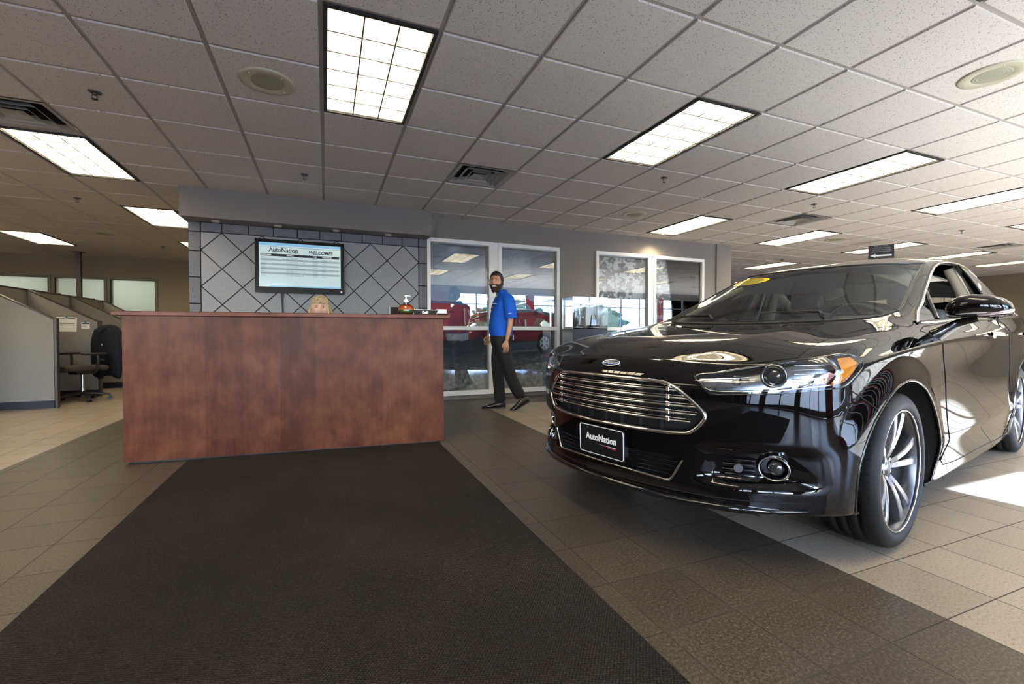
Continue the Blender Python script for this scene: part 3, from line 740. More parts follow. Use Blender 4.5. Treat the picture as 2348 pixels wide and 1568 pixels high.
        mb = MB(); mb.lathe([(.024, .0648), (.0005, .0668)], axis='Y', n=30); mb.build('hub_cap', M_rimdark, w)
        for k in range(5):
            a = radians(90 + 42 + 72 * k); p = Vector((.046 * cos(a), .046, .046 * sin(a))); MB().cyl(p, p + Vector((0, .012, 0)), .009, n=6).build('wheel_nut', M_chrome, w)
        MB().lathe([(.0005, -.02), (.165, -.02), (.168, -.03), (.165, -.045), (.0005, -.045)], axis='Y', n=60).build('brake_disc', M_satin, w)
        mb = MB(); mb.bbox((.08, -.07, -.09), (.175, -.005, .09), .012); mb.build('brake_caliper', M_disc, w)
        return w
    wheel(0, 1); wheel(-2.85, 1); wheel(0, -1); wheel(-2.85, -1)
    return car
M_hlhouse = mat('headlight_house', (.32, .33, .36), rough=.25, metal=.95)
M_lens = mat('lens_glass', (.03, .035, .04), rough=.03, coat=1, spec=.8)
M_seam = mat('seam_shadow', (.002, .002, .002), rough=.9)
M_indic = mat('mirror_indicator', (.75, .55, .58), rough=.08, coat=1)
M_chromeflat = mat('badge_silver', (.75, .75, .78), rough=.25, metal=.7)
M_black2 = mat('plate_black', (.008, .008, .010), rough=.35)
M_yellow = mat('sticker_yellow', (.85, .62, .03), rough=.4)
M_tyre = mat('tyre_rubber', (.009, .009, .0095), rough=.6, spec=.25)
M_sipe = mat('tyre_groove', (.003, .003, .003), rough=.9)
M_rim = mat('alloy', (.30, .31, .33), rough=.30, metal=1)
M_barrel = mat('alloy_barrel', (.12, .12, .13), rough=.35, metal=1)
M_rimdark = mat('alloy_dark', (.05, .05, .055), rough=.3, metal=.8)
M_bright = mat('alloy_bright', (.75, .76, .78), rough=.12, metal=1)
# ------------------------------------------------------------------ room materials
def m_floor():
    m = mat('floor_tile', rough=.38, spec=.45); n = NT(m); c = n.coord(); x, y, z = n.sep(c)[:3]
    s = .305
    fx = n.math('FRACT', n.math('DIVIDE', n.math('SUBTRACT', x, 1.92 - 40 * s), s)); fy = n.math('FRACT', n.math('DIVIDE', n.math('ADD', y, 2.25 + 40 * s), s))
    ex = n.math('MULTIPLY', n.math('MINIMUM', fx, n.math('SUBTRACT', 1.0, fx)), s); ey = n.math('MULTIPLY', n.math('MINIMUM', fy, n.math('SUBTRACT', 1.0, fy)), s)
    e = n.math('MINIMUM', ex, ey); grout = n.math('LESS_THAN', e, .0022)
    # darker walkway: a north-south strip and the strip along the window wall
    inx = n.math('MULTIPLY', n.math('GREATER_THAN', x, -2.10), n.math('LESS_THAN', x, 1.92))
    iny = n.math('MULTIPLY', n.math('GREATER_THAN', y, 2.02), n.math('GREATER_THAN', x, -2.1))
    dark = n.math('MAXIMUM', inx, iny)
    # tile to tile variation
    ix = n.math('FLOOR', n.math('DIVIDE', n.math('SUBTRACT', x, 1.92 - 40 * s), s)); iy = n.math('FLOOR', n.math('DIVIDE', n.math('ADD', y, 2.25 + 40 * s), s))
    cb = n.n('ShaderNodeCombineXYZ'); n.l(ix, cb.inputs[0]); n.l(iy, cb.inputs[1])
    wn = n.n('ShaderNodeTexWhiteNoise'); n.l(cb.outputs[0], wn.inputs[0])
    sp = n.noise(c, 105, 3, .75); sp2 = n.noise(c, 330, 2, .6)
    spk = n.math('MULTIPLY_ADD', sp, .75, n.math('MULTIPLY', sp2, .25))
    cd_ = n.ramp(spk, [(.36, (.030, .0225, .0155)), (.50, (.071, .055, .039)), (.60, (.145, .114, .082)), (.68, (.27, .22, .16))])
    cl = n.ramp(spk, [(.34, (.14, .112, .082)), (.45, (.345, .285, .215)), (.60, (.43, .36, .275))])
    col = n.mix(dark, cl, cd_)
    v = n.math('MULTIPLY_ADD', wn.outputs[0], .22, .89)
    hsv = n.n('ShaderNodeHueSaturation'); n.l(v, hsv.inputs['Value']); n.l(col, hsv.inputs['Color'])
    gcol = n.mix(dark, (.075, .06, .05), (.055, .045, .036))
    n.base(n.mix(grout, hsv.outputs[0], gcol))
    n.rough(n.math('MULTIPLY_ADD', grout, .45, n.math('MULTIPLY_ADD', sp, .25, n.math('MULTIPLY_ADD', dark, .06, .20))))
    n.bump(n.math('SUBTRACT', n.math('MULTIPLY', spk, .15), grout), .25, .002)
    return m
def m_ceiling():
    m = mat('ceiling_tile', rough=.95, spec=.1); n = NT(m); c = n.coord()
    w = n.noise(c, 30, 2); c2 = n.mapping(c, (1, 1, 0))
    v = n.voro(c2, 85, 'F1'); v2 = n.noise(c, 140, 2, .6)
    hole = n.math('MULTIPLY', n.math('LESS_THAN', v, .30), n.math('GREATER_THAN', v2, .54))
    n.base(n.mix(hole, (.69, .63, .575), (.20, .18, .165)))
    n.bump(n.math('MULTIPLY', hole, -1.0), .3, .002); return m
def m_speck(name, a, b, scale=220, rough=.5, bump=.1, spots=0.0):
    m = mat(name, a, rough=rough); n = NT(m); c = n.coord(); f = n.noise(c, scale, 3, .65)
    col = n.ramp(f, [(.40, a), (.62, b)])
    if spots:
        v = n.voro(c, 60, 'F1'); g = n.noise(c, 25, 1)
        col = n.mix(n.math('MULTIPLY', n.math('LESS_THAN', v, .16), n.math('GREATER_THAN', g, spots)), col, tuple(x * .3 for x in a))
    n.base(col)
    if bump: n.bump(f, bump, .003)
    return m
def m_wood(name, cols, sx=1.0, plank=0.0, rough=.3):
    m = mat(name, rough=rough + .08, coat=.03, spec=.16); m.node_tree.nodes['Principled BSDF'].inputs['Coat Roughness'].default_value = .18
    n = NT(m); c = n.coord(); x, y, z = n.sep(c)[:3]
    g = n.noise(n.mapping(c, (14 * sx, 14 * sx, .9)), 3.0, 5, .65); bl = n.noise(n.mapping(c, (1.5, 1.5, 1.1)), 4.5, 3, .6)
    fl = n.noise(n.mapping(c, (60, 60, 4)), 3, 2)
    f = n.math('ADD', n.math('MULTIPLY', g, .24), n.math('ADD', n.math('MULTIPLY', bl, .70), n.math('MULTIPLY', fl, .06)))
    if plank:
        px = n.math('FLOOR', n.math('DIVIDE', x, plank)); cb = n.n('ShaderNodeCombineXYZ'); n.l(px, cb.inputs[0])
        wn = n.n('ShaderNodeTexWhiteNoise'); n.l(cb.outputs[0], wn.inputs[0]); f = n.math('ADD', f, n.math('MULTIPLY_ADD', wn.outputs[0], .20, -.10))
    n.base(n.ramp(f, [(.34, cols[0]), (.50, cols[1]), (.66, cols[2])])); return m
M_floor = m_floor(); M_ceil = m_ceiling()
M_tee = mat('ceiling_grid', (.41, .37, .335), rough=.5)
M_wall = m_speck('wall_taupe', (.205, .182, .170), (.232, .207, .193), 300, .85, .12)
M_walltan = m_speck('wall_tan', (.25, .20, .145), (.275, .222, .16), 200, .85, .05)
M_maroon = mat('wall_maroon', (.17, .012, .022), rough=.6)
M_whitefr = mat('white_frame', (.78, .78, .79), rough=.35)
M_basegrey = mat('base_grey', (.17, .155, .145), rough=.5)
M_steel = mat('brushed', (.5, .5, .5), rough=.3, metal=1)
M_troffer = mat('troffer_white', (.50, .48, .42), rough=.4)
M_flange = mat('louvre_edge', (.13, .115, .10), rough=.7, spec=.1)
M_darkfr = mat('troffer_edge', (.02, .017, .015), rough=.5)
M_tube = mat('tube_light', (1, 1, 1), emis=(1.0, .87, .64), estr=22.0)
M_diff = mat('troffer_reflector', (.50, .48, .42), rough=.5, emis=(1.0, .86, .62), estr=.16)
M_cream = mat('speaker_cream', (.50, .46, .33), rough=.5)
M_grillec = mat('speaker_mesh', (.36, .34, .25), rough=.6)
M_vent = mat('vent_enamel', (.38, .36, .32), rough=.5)
M_hole = mat('duct_dark', (.01, .01, .01), rough=.9)
WX0, WX1, WY0, WY1 = -9.8, 17.7, -6.25, 9.15

def cell_used():
    used = {}
    for (i, j) in LIGHTS:
        used[(i, j)] = 1; used[(i, j + 1)] = 1
    for (i, j) in VENTS: used[(i, j)] = 1
    return used
LIGHTS = [(0,-2),(4,-2),(8,-2),(12,-2),(16,-2),(20,-2),(24,-2),(8,2),(12,2),(16,2),(20,2),(24,2),(16,6),(20,6),(24,6),(12,6),(16,10),(20,10),(-4,2),(-4,6),(-8,10),(-4,10),(-12,10),
          (-4,-2),(-8,-2),(-8,2),(-8,6),(0,-6),(4,-6),(8,-6),(12,-6),(16,-6),(-4,-6),(-8,-6),(-12,2),(-12,6),(20,-6)]
VENTS = [(-4,1),(2,1),(10,1),(19,1)]
SPEAK = [(-.54,-.5),(6.5,-3.5),(6.5,2.5),(13.6,2.6),(-5.5,9.5)]
SPRINK = [(-2.35,.46),(-.29,2.49),(-4.54,5.66),(-4.63,11.13),(5.48,.31),(9.5,.42),(15.5,.6),(15.5,5.7)]
G = .61
def build_shell():
    f = MB(); f.quad((WX0, WY0, 0), (WX1, WY0, 0), (WX1, WY1, 0), (WX0, WY1, 0)); f.box((WX0, WY0, -.1), (WX1, WY1, -.02)); struct(f.build('floor', M_floor))
    # lay-in ceiling: each tile drops a little below the tee grid
    c = MB(); used = cell_used(); e = .013; z0, z1 = CEIL, CEIL + .009
    for i in range(-16, 29):
        for j in range(-10, 15):
            if (i, j) in used: continue
            x0, x1, y0, y1 = i * G + e, (i + 1) * G - e, j * G + e, (j + 1) * G - e; b = .004
            c.quad((x0 + b, y0 + b, z0), (x0 + b, y1 - b, z0), (x1 - b, y1 - b, z0), (x1 - b, y0 + b, z0), 0)
            P = [(x0, y0), (x1, y0), (x1, y1), (x0, y1)]; Q = [(x0 + b, y0 + b), (x1 - b, y0 + b), (x1 - b, y1 - b), (x0 + b, y1 - b)]
            for k in range(4):
                q = (k + 1) % 4; c.quad((*P[k], z1), (*P[q], z1), (*Q[q], z0), (*Q[k], z0), 0)
    for i in range(-16, 30): c.box((i * G - e, -10 * G, z1), (i * G + e, 15 * G, z1 + .03), 1)
    mid = {(i, j + 1) for i, j in LIGHTS}
    for j in range(-10, 16):
        a = -16
        for i in range(-16, 30):
            if i == 29 or (i, j) in mid:
                if i > a: c.box((a * G, j * G - e, z1 + .0005), (i * G, j * G + e, z1 + .03), 1)
                a = i + 1
    c.quad((-16 * G, -6.3, 2.95), (29 * G, -6.3, 2.95), (29 * G, 9.2, 2.95), (-16 * G, 9.2, 2.95), 1)
    struct(c.build('ceiling', [M_ceil, M_tee], fixn=False))
    def wallmesh(name, boxes, m):
        w = MB()
        for lo, hi in boxes: w.box(lo, hi)
        return struct(w.build(name, m))
    H = CEIL + .1
    # block of offices north of the desk: the glazed wall and its openings
    y0, y1 = 2.70, 2.90
    wallmesh('wall_north', [((1.33, y0, 2.30), (7.05, y1, H)), ((1.33, y0, 0), (7.05, y1, .06)), ((3.42, y0, .06), (4.09, y1, 2.30)), ((6.38, y0, .06), (6.69, y1, 2.30)), ((6.69, y0 - .03, 0), (7.05, y1, H)), ((6.90, y1, 0), (7.05, WY1, H))], M_wall)
    wallmesh('trim_1', [((1.33, y0 - .012, 0), (6.69, y0, .055))], M_basegrey)
    wallmesh('wall_feature_side', [((-1.47, 2.70, 0), (-1.32, 8.75, H))], M_walltan)
    wallmesh('wall_soffit', [((-1.49, 2.42, 2.272), (1.345, 2.92, H))], M_wall)
    # feature wall faced with stone tiles
    wallmesh('wall_stone', [((-1.47, 2.69, 0), (1.33, 2.9, 2.30))], M_joint)
    t = MB(); g = .006; zt = 2.272
    def tile(x0, z0_, x1, z1_, mi): t.bbox((x0 + g, 2.678, z0_ + g), (x1 - g, 2.70, z1_ - g), .002, mi, seg=1)
    xs = [-1.47, -1.345, -1.13, -.85, -.58, -.31, -.05, .21, .47, .73, .99, 1.215, 1.33]
    for a, b in zip(xs, xs[1:]): tile(a, 2.155, b, zt, 1)
    zs = [2.155, 1.93, 1.62, 1.31, 1.0, .69, .38, .07]
    for a, b in zip(zs, zs[1:]): tile(-1.47, b, -1.345, a, 1); tile(1.215, b, 1.33, a, 1)
    struct(t.build('trim_2', [M_stone, M_stonedark]))
    d = MB(); struct_field(d); struct(d.build('trim_3', [M_stone]))
    # far left area
    wy = 8.72; wx = [(-7.6, -6.6), (-6.49, -5.32), (-5.21, -4.40), (-4.29, -3.50)]
    bx = [((WX0, wy, 2.13), (-1.32, wy + .15, H)), ((WX0, wy, 0), (-1.32, wy + .15, 1.0)), ((WX0, wy, 1.0), (wx[0][0], wy + .15, 2.13)), ((wx[-1][1], wy, 1.0), (-1.32, wy + .15, 2.13))]
    for a, b in zip(wx, wx[1:]): bx.append(((a[1], wy, 1.0), (b[0], wy + .15, 2.13)))
    wallmesh('wall_northwest', bx, M_walltan)
    for k, (a, b) in enumerate(wx):
        w = MB(); w.box((a, wy + .05, 1.0), (b, wy + .058, 2.13)); o = w.build('window_%d' % (k + 3), M_frost); struct(o)
        fr = MB()
        for lo, hi in (((a - .05, wy - .02, .95), (a, wy + .03, 2.18)), ((b, wy - .02, .95), (b + .05, wy + .03, 2.18)), ((a, wy - .02, 2.13), (b, wy + .03, 2.18)), ((a, wy - .02, .95), (b, wy + .03, 1.0))): fr.box(lo, hi)
        fr.build('window_frame', M_brfr, o)
    wallmesh('wall_west', [((WX0 - .15, WY0, 0), (WX0, WY1, H))], M_walltan)
    # rooms behind the frosted panes: a lit back wall
    wallmesh('wall_back_room', [((WX0, 10.6, 0), (-1.3, 10.7, 2.9)), ((WX0, 8.8, 2.7), (-1.3, 10.7, 2.8)), ((-1.35, 8.8, 0), (-1.3, 10.7, 2.8)), ((WX0 - .1, 8.8, 0), (WX0, 10.7, 2.8)), ((WX0, 8.8, -.1), (-1.3, 10.7, 0))], M_cool)
    # far right
    wallmesh('wall_northeast', [((7.0, 9.0, 0), (9.1, 9.15, H)), ((9.1, 9.0, 0), (12.6, 9.15, 1.25)), ((9.1, 9.0, 1.95), (12.6, 9.15, H)), ((12.6, 9.0, 0), (WX1, 9.15, H))], M_wall)
    w = MB()
    for lo, hi in (((9.1, 9.03, 1.25), (12.6, 9.08, 1.30)), ((9.1, 9.03, 1.90), (12.6, 9.08, 1.95)), ((10.2, 9.03, 1.3), (10.26, 9.08, 1.9)), ((11.4, 9.03, 1.3), (11.46, 9.08, 1.9))): w.box(lo, hi)
    o = struct(w.build('window_7', M_whitefr))
    w = MB(); w.box((9.1, 9.05, 1.27), (12.6, 9.056, 1.93)); w.build('window_pane', M_clear, o)
    wallmesh('wall_east', [((WX1, WY0, 0), (WX1 + .15, WY1, H))], M_walltan)
    # south storefront behind the camera
    S0, S1 = WY0 - .15, WY0
    ops = [(-8.6, -6.0), (-5.75, -3.3), (-3.05, -1.0), (-.75, 1.0), (1.25, 3.3), (3.98, 6.9), (7.15, 9.9), (10.15, 12.9), (13.15, 16.4)]
    bx = [((WX0, S0, 2.40), (WX1, S1, H)), ((WX0, S0, 0), (ops[0][0], S1, 2.4))]; px = [((ops[-1][1], S0, 0), (WX1, S1, 2.4))]
    for a, b in zip(ops, ops[1:]): (px if b[0] > 3.5 else bx).append(((a[1], S0, 0), (b[0], S1, 2.4)))
    wallmesh('wall_south', bx, M_wall); wallmesh('wall_south_piers', px, M_maroon)
    for k, (a, b) in enumerate(ops):
        w = MB(); t = .045; nn = 2 if b - a < 2 else 3
        if k in (0, 1): zb = .75
        else: zb = .06
        for lo, hi in (((a, S0 + .04, 0), (a + t, S1 - .04, 2.4)), ((b - t, S0 + .04, 0), (b, S1 - .04, 2.4)), ((a, S0 + .04, 2.36), (b, S1 - .04, 2.4)), ((a, S0 + .04, 0), (b, S1 - .04, zb if zb > .1 else .06)), ((a, S0 + .04, 1.98), (b, S1 - .04, 2.02))): w.box(lo, hi)
        for q in range(1, nn): xx = a + (b - a) * q / nn; w.box((xx - .025, S0 + .05, 0), (xx + .025, S1 - .05, 2.4))
        o = struct(w.build('window_%d' % (k + 10), M_alum))
        w = MB(); w.box((a, S0 + .07, 0), (b, S0 + .076, 2.4)); w.build('window_pane', M_clear, o)
    # outside
    g_ = MB(); g_.quad((-40, -45, -.12), (50, -45, -.12), (50, S0, -.12), (-40, S0, -.12)); g_.quad((7, 9.3, -.12), (40, 9.3, -.12), (40, 40, -.12), (7, 40, -.12)); struct(g_.build('ground_outside', M_conc))
    cn = MB(); cn.box((-12, -12.5, 2.75), (3.85, S0, 2.95)); struct(cn.build('sun_blocker_outside', M_whitefr))  # unseen slab added to keep the sun off the windows behind the camera
    for x, y, r, h in ((-9, -30, 2.4, 3.6), (.5, -34, 3, 4.2), (9, -33, 2.6, 3.4), (17, -34, 3.2, 4.2), (26, -32, 2.8, 3.6), (12, 20, 2.0, 4), (19, 21, 2.2, 4.4), (27, 24, 2.4, 4.6)):
        b = bmesh.new(); bmesh.ops.create_icosphere(b, subdivisions=4, radius=1)
        for v in b.verts:
            q = v.co; k = 1 + .22 * sin(q.x * 9 + x) * cos(q.z * 8) + .15 * sin(q.y * 13 + q.z * 7); v.co = Vector((q.x * r * k, q.y * r * k, h * .62 + q.z * h * .42 * k))
        [setattr(f, 'smooth', True) for f in b.faces]; me = bpy.data.meshes.new('tree'); b.to_mesh(me); b.free(); me.materials.append(M_leaf)
        rt = empty('tree', (x, y, -.12), 0, 'green tree outside beyond the parking lot', 'tree', 'trees outside')
        tag(rt, ('leafy tree outside left of the storefront', 'big leafy tree outside facing the middle of the storefront', 'small leafy tree outside right of the big one', 'tallest leafy tree outside toward the east', 'leafy tree outside at the far east end', 'green tree seen through the small far window, left', 'green tree seen through the small far window, middle', 'green tree seen through the small far window, right')[TREES.pop(0)], 'tree'); link(me, 'crown', rt); MB().cyl((0, 0, 0), (0, 0, h * .4), .18, .12).build('trunk', M_bark, rt)
M_signink = mat('sign_ink', (.38, .37, .35), rough=.6)
TREES = list(range(8))
def struct_field(d):
    """diagonal stone tiles clipped to the field"""
    X0, X1, Z0, Z1 = -1.345, 1.215, .02, 2.155; hx, hz = .2135, .2135; g = .0085
    cx0 = -1.1315; 
    for a in range(-1, 14):
        for b in range(-1, 14):
            cx = cx0 + a * hx; cz = 1.9415 - b * hz
            if (a + b) % 2: continue
            P = [(cx, cz + hz - g), (cx + hx - g, cz), (cx, cz - hz + g), (cx - hx + g, cz)]
            for ax, lim, sg in ((0, X0 + g / 2, 1), (0, X1 - g / 2, -1), (1, Z0, 1), (1, Z1 - g / 2, -1)):
                Q = []
                for i in range(len(P)):
                    p, q = P[i], P[(i + 1) % len(P)]; ip = (p[ax] - lim) * sg >= 0; iq = (q[ax] - lim) * sg >= 0
                    if ip: Q.append(p)
                    if ip != iq:
                        t = (lim - p[ax]) / (q[ax] - p[ax]); Q.append((p[0] + (q[0] - p[0]) * t, p[1] + (q[1] - p[1]) * t))
                P = Q
                if len(P) < 3: break
            if len(P) >= 3: d.prism(P, 2.679, 2.70, 'Y')
M_joint = mat('tile_joint', (.012, .012, .018), rough=.8)
M_stone = m_speck('stone_light', (.225, .225, .255), (.285, .285, .315), 260, .55, .1, .50)
M_stonedark = m_speck('stone_dark', (.085, .085, .105), (.13, .13, .155), 120, .5, .5)
M_frost = mat('frosted_glass', (.80, .82, .76), rough=.5, trans=.85, ior=1.2)
M_brfr = mat('bronze_frame', (.16, .14, .11), rough=.5)
M_cool = mat('back_room_paint', (.66, .68, .62), rough=.8)
M_alum = mat('aluminium_frame', (.28, .29, .31), rough=.4, metal=.6)
M_conc = m_speck('asphalt', (.13, .13, .135), (.17, .17, .175), 3, .9, 0)
M_leaf = m_speck('foliage', (.03, .075, .02), (.09, .17, .04), 3, .8, .6)
M_bark = mat('bark', (.12, .09, .06), rough=.9)

def make_light():
    r = empty('ceiling_light', (0, 0, CEIL)); x0, x1, y0, y1 = .012, G - .012, .012, 2 * G - .012
    f = MB(); t = .022
    for lo, hi in (((x0, y0, -.004), (x0 + t, y1, .012)), ((x1 - t, y0, -.004), (x1, y1, .012)), ((x0 + t, y0, -.004), (x1 - t, y0 + t, .012)), ((x0 + t, y1 - t, -.004), (x1 - t, y1, .012))): f.box(lo, hi)
    f.build('frame', M_darkfr, r)
    h = MB(); a0, a1, b0, b1 = x0 + t, x1 - t, y0 + t, y1 - t; zt = .075
    h.quad((a0, b0, .0), (a0, b1, .0), (a0, b1, zt), (a0, b0, zt)); h.quad((a1, b0, .0), (a1, b1, .0), (a1, b1, zt), (a1, b0, zt))
    h.quad((a0, b0, .0), (a1, b0, .0), (a1, b0, zt), (a0, b0, zt)); h.quad((a0, b1, .0), (a1, b1, .0), (a1, b1, zt), (a0, b1, zt)); h.quad((a0, b0, zt), (a1, b0, zt), (a1, b1, zt), (a0, b1, zt))
    h.build('housing', M_diff, r)
    lv = MB(); nx, ny = 3, 6
    for k in range(1, nx): x = a0 + (a1 - a0) * k / nx; lv.box((x - .0022, b0, .002), (x + .0022, b1, .034))
    for k in range(1, ny):
        y = b0 + (b1 - b0) * k / ny
        lv.add([(a0, y - .009, .034), (a0, y, .002), (a0, y + .009, .034), (a1, y - .009, .034), (a1, y, .002), (a1, y + .009, .034)], [(0, 1, 4, 3), (1, 2, 5, 4)])
    for k in range(1, nx): x = a0 + (a1 - a0) * k / nx; lv.box((x - .0042, b0, .0005), (x + .0042, b1, .0018), 1)
    for k in range(1, ny): y = b0 + (b1 - b0) * k / ny; lv.box((a0, y - .0042, .0005), (a1, y + .0042, .0018), 1)
    lv.build('louvre', [M_troffer, M_flange], r)
    for k in range(3):
        x = a0 + (a1 - a0) * (k + .5) / 3
        MB().cyl((x, b0 + .02, .055), (x, b1 - .02, .055), .0125, n=10).build('tube', M_tube, r)
    return r
def make_vent():
    r = empty('ceiling_vent', (0, 0, CEIL)); c = G / 2
    f = MB()
    def sq(a, z0, b, z1, mi=0):
        P = [(-1, -1), (1, -1), (1, 1), (-1, 1)]
        f.ring([[(c + x * a, c + y * a, z0) for x, y in P], [(c + x * b, c + y * b, z1) for x, y in P]], True, False, mi, False)
    sq(.292, .004, .262, .004); sq(.262, .004, .215, .045); f.build('vent_frame', M_vent, r)
    for a, b in ((.205, .150), (.135, .085)):
        f = MB(); sq(a, -.004, b, .040); sq(a, -.004, a - .004, -.004); sq(a - .004, -.004, b - .004, .040); f.build('louvre', M_vent, r)
    f = MB(); sq(.085, .002, .0005, -.006 + .03); f.build('centre_plate', M_vent, r)
    f = MB(); sq(.262, .06, .0005, .06); f.build('duct', M_hole, r); return r
def make_speaker():
    r = empty('ceiling_speaker', (0, 0, CEIL))
    f = MB(); f.lathe([(.165, .001), (.163, -.006), (.150, -.010), (.100, -.009), (.096, -.006)], n=48); f.build('bezel', M_cream, r)
    f = MB(); pr = []
    for k in range(11): rr = .096 * (1 - k / 11); pr += [(rr, -.006 - .002 * (k % 2)), (rr - .004, -.009)]
    f.lathe(pr + [(.0005, -.008)], n=40); f.build('grille', M_grillec, r)
    f = MB()
    for k in range(4):
        for rr in (.13,): a = pi / 4 + k * pi / 2; f.sphere((rr * cos(a), rr * sin(a), -.010), .004, 8, 5)
    f.build('screws', M_whitefr, r); return r
def make_sprinkler():
    r = empty('ceiling_sprinkler', (0, 0, CEIL))
    MB().lathe([(.038, 0), (.036, -.006), (.018, -.010), (.016, -.002)], n=24).build('escutcheon', M_steeld, r)
    f = MB(); f.cyl((0, 0, 0), (0, 0, -.022), .010, n=12); f.tube([(.010, 0, -.02), (.016, 0, -.035), (.004, 0, -.050)], .003, 6); f.tube([(-.010, 0, -.02), (-.016, 0, -.035), (-.004, 0, -.050)], .003, 6)
    f.cyl((0, 0, 0), (0, 0, .05), .010, n=12); f.cyl((0, 0, -.050), (0, 0, -.053), .018, n=16); f.build('head', M_steeld, r); return r
M_steeld = mat('sprinkler_metal', (.14, .13, .12), rough=.4, metal=.9)
LIGHT_LABEL = {(0,-2): 'large lit ceiling panel nearest above the reception desk front, overexposed white', (4,-2): 'lit troffer to the right of the largest one, clear louvre cells, warm white', (8,-2): 'lit troffer above the hood of the black car', (12,-2): 'lit troffer cut by the right edge of the photo',
 (16,-2): 'dim troffer tip just inside the right edge of the photo', (8,2): 'small lit troffer close to the ceiling edge above the right pair of picture windows', (12,2): 'lit troffer beside the small round speaker beyond the second air vent', (16,2): 'lit troffer directly behind the hanging arrow sign',
 (20,2): 'thin distant troffer just above the rear roof of the car', (16,6): 'farthest small troffer above the car windshield left of the arrow sign', (24,2): 'tiny troffer low above the rear side window of the car', (-4,2): 'lit troffer beside the air vent at the far left edge',
 (-4,6): 'lit troffer left of the grey soffit corner', (-8,10): 'lit troffer at the left photo edge above the cubicles', (-4,10): 'sliver of a lit troffer hidden by the stone wall edge'}
def place_ceiling_things():
    def spread(first, pts, name, cat, group, labels):
        for k, p in enumerate(pts):
            o = first if k == 0 else copy_tree(first)
            o.location = (p[0], p[1], CEIL); tag(o, labels(k), cat, group)
    spread(make_light(), [(i * G, j * G) for i, j in LIGHTS], 'l', 'ceiling light', 'recessed fluorescent ceiling troffers', lambda k: LIGHT_LABEL.get(LIGHTS[k], 'lit ceiling troffer outside the view of the photo'))
    VL = ['square air vent at the far left edge of the ceiling', 'square air vent in the ceiling above the right end of the soffit', 'square air vent over the car between two troffers', 'dark flat looking air vent farthest to the right']
    spread(make_vent(), [(i * G, j * G) for i, j in VENTS], 'v', 'air vent', 'square ceiling diffusers', lambda k: VL[k])
    SL = ['round cream ceiling speaker left of the brightest troffer', 'round cream ceiling speaker at the right edge of the photo', 'small round ceiling speaker above the picture windows', 'small round ceiling speaker right of a far troffer', 'faint round ceiling speaker above the cubicles']
    spread(make_speaker(), [(i * G, j * G) for i, j in SPEAK], 's', 'speaker', 'round ceiling speakers', lambda k: SL[k])
    PL = ['fire sprinkler head at upper left beside the large air vent', 'fire sprinkler head above the soffit near the ceiling middle', 'fire sprinkler head above the cubicles, leftmost far one', 'fire sprinkler head near the stone wall over the back office', 'fire sprinkler head left of the window wall troffers', 'fire sprinkler head just below the troffer over the hood', 'fire sprinkler head toward the right far vent', 'tiny fire sprinkler head above the windshield']
    spread(make_sprinkler(), [(i * G, j * G) for i, j in SPRINK], 'p', 'sprinkler', 'fire sprinkler heads', lambda k: PL[k])
    # puck lights under the soffit
    for k, x in enumerate((-1.17, -.52, .14, .79)):
        r = empty('soffit_puck_light', (x, 2.56, 2.272), 0, 'round puck light under the grey soffit, ' + ('leftmost', 'second from the left', 'third from the left', 'rightmost')[k], 'spotlight', 'puck lights under the soffit')
        MB().lathe([(.042, .0), (.042, -.012), (.034, -.018), (.0005, -.019)], n=24).build('lens', M_cream, r); MB().lathe([(.047, 0), (.047, -.006), (.042, -.008)], n=24).build('trim_ring', M_vent, r)
    r = empty('spotlight', (5.20, 2.38, CEIL), 0, 'small ceiling spotlight washing the wall above the right picture windows', 'spotlight')
    MB().lathe([(.05, .0), (.05, -.01), (.035, -.012), (.03, .0)], n=24).build('trim_ring', M_vent, r)
    MB().lathe([(.03, -.002), (.0005, -.002)], n=20).build('bulb', mat('spot_bulb', emis=(1, .85, .55), estr=8), r)
    # hanging arrow sign
    s = empty('hanging_sign', (9.04, 1.28, 0), radians(-50), 'small black sign with a white arrow hanging from the ceiling behind the car', 'sign')
    MB().bbox((-.18, -.008, 2.265), (.18, .008, 2.50), .002).build('board', M_black2, s)
    MB().cyl((-.16, 0, 2.50), (-.16, 0, 2.61), .002, n=6).build('chain', M_steel, s); MB().cyl((.16, 0, 2.50), (.16, 0, 2.61), .002, n=6).build('chain', M_steel, s)
    a = MB(); a.prism([(-.155, 2.318), (-.08, 2.352), (-.08, 2.332), (.145, 2.332), (.145, 2.304), (-.08, 2.304), (-.08, 2.284)], -.0095, -.0105, 'Y'); a.build('arrow', M_white, s)
    for k, tx in enumerate(('PILOT PARKING', 'CUSTOMER LOUNGE', 'VENDING MACHINES', 'SERVICE DEPARTMENT')):
        text('sign_lettering', tx, .027, frame((0, -.0095, 2.480 - k * .031), (1, 0, 0), (0, 0, 1)), M_signink, s)

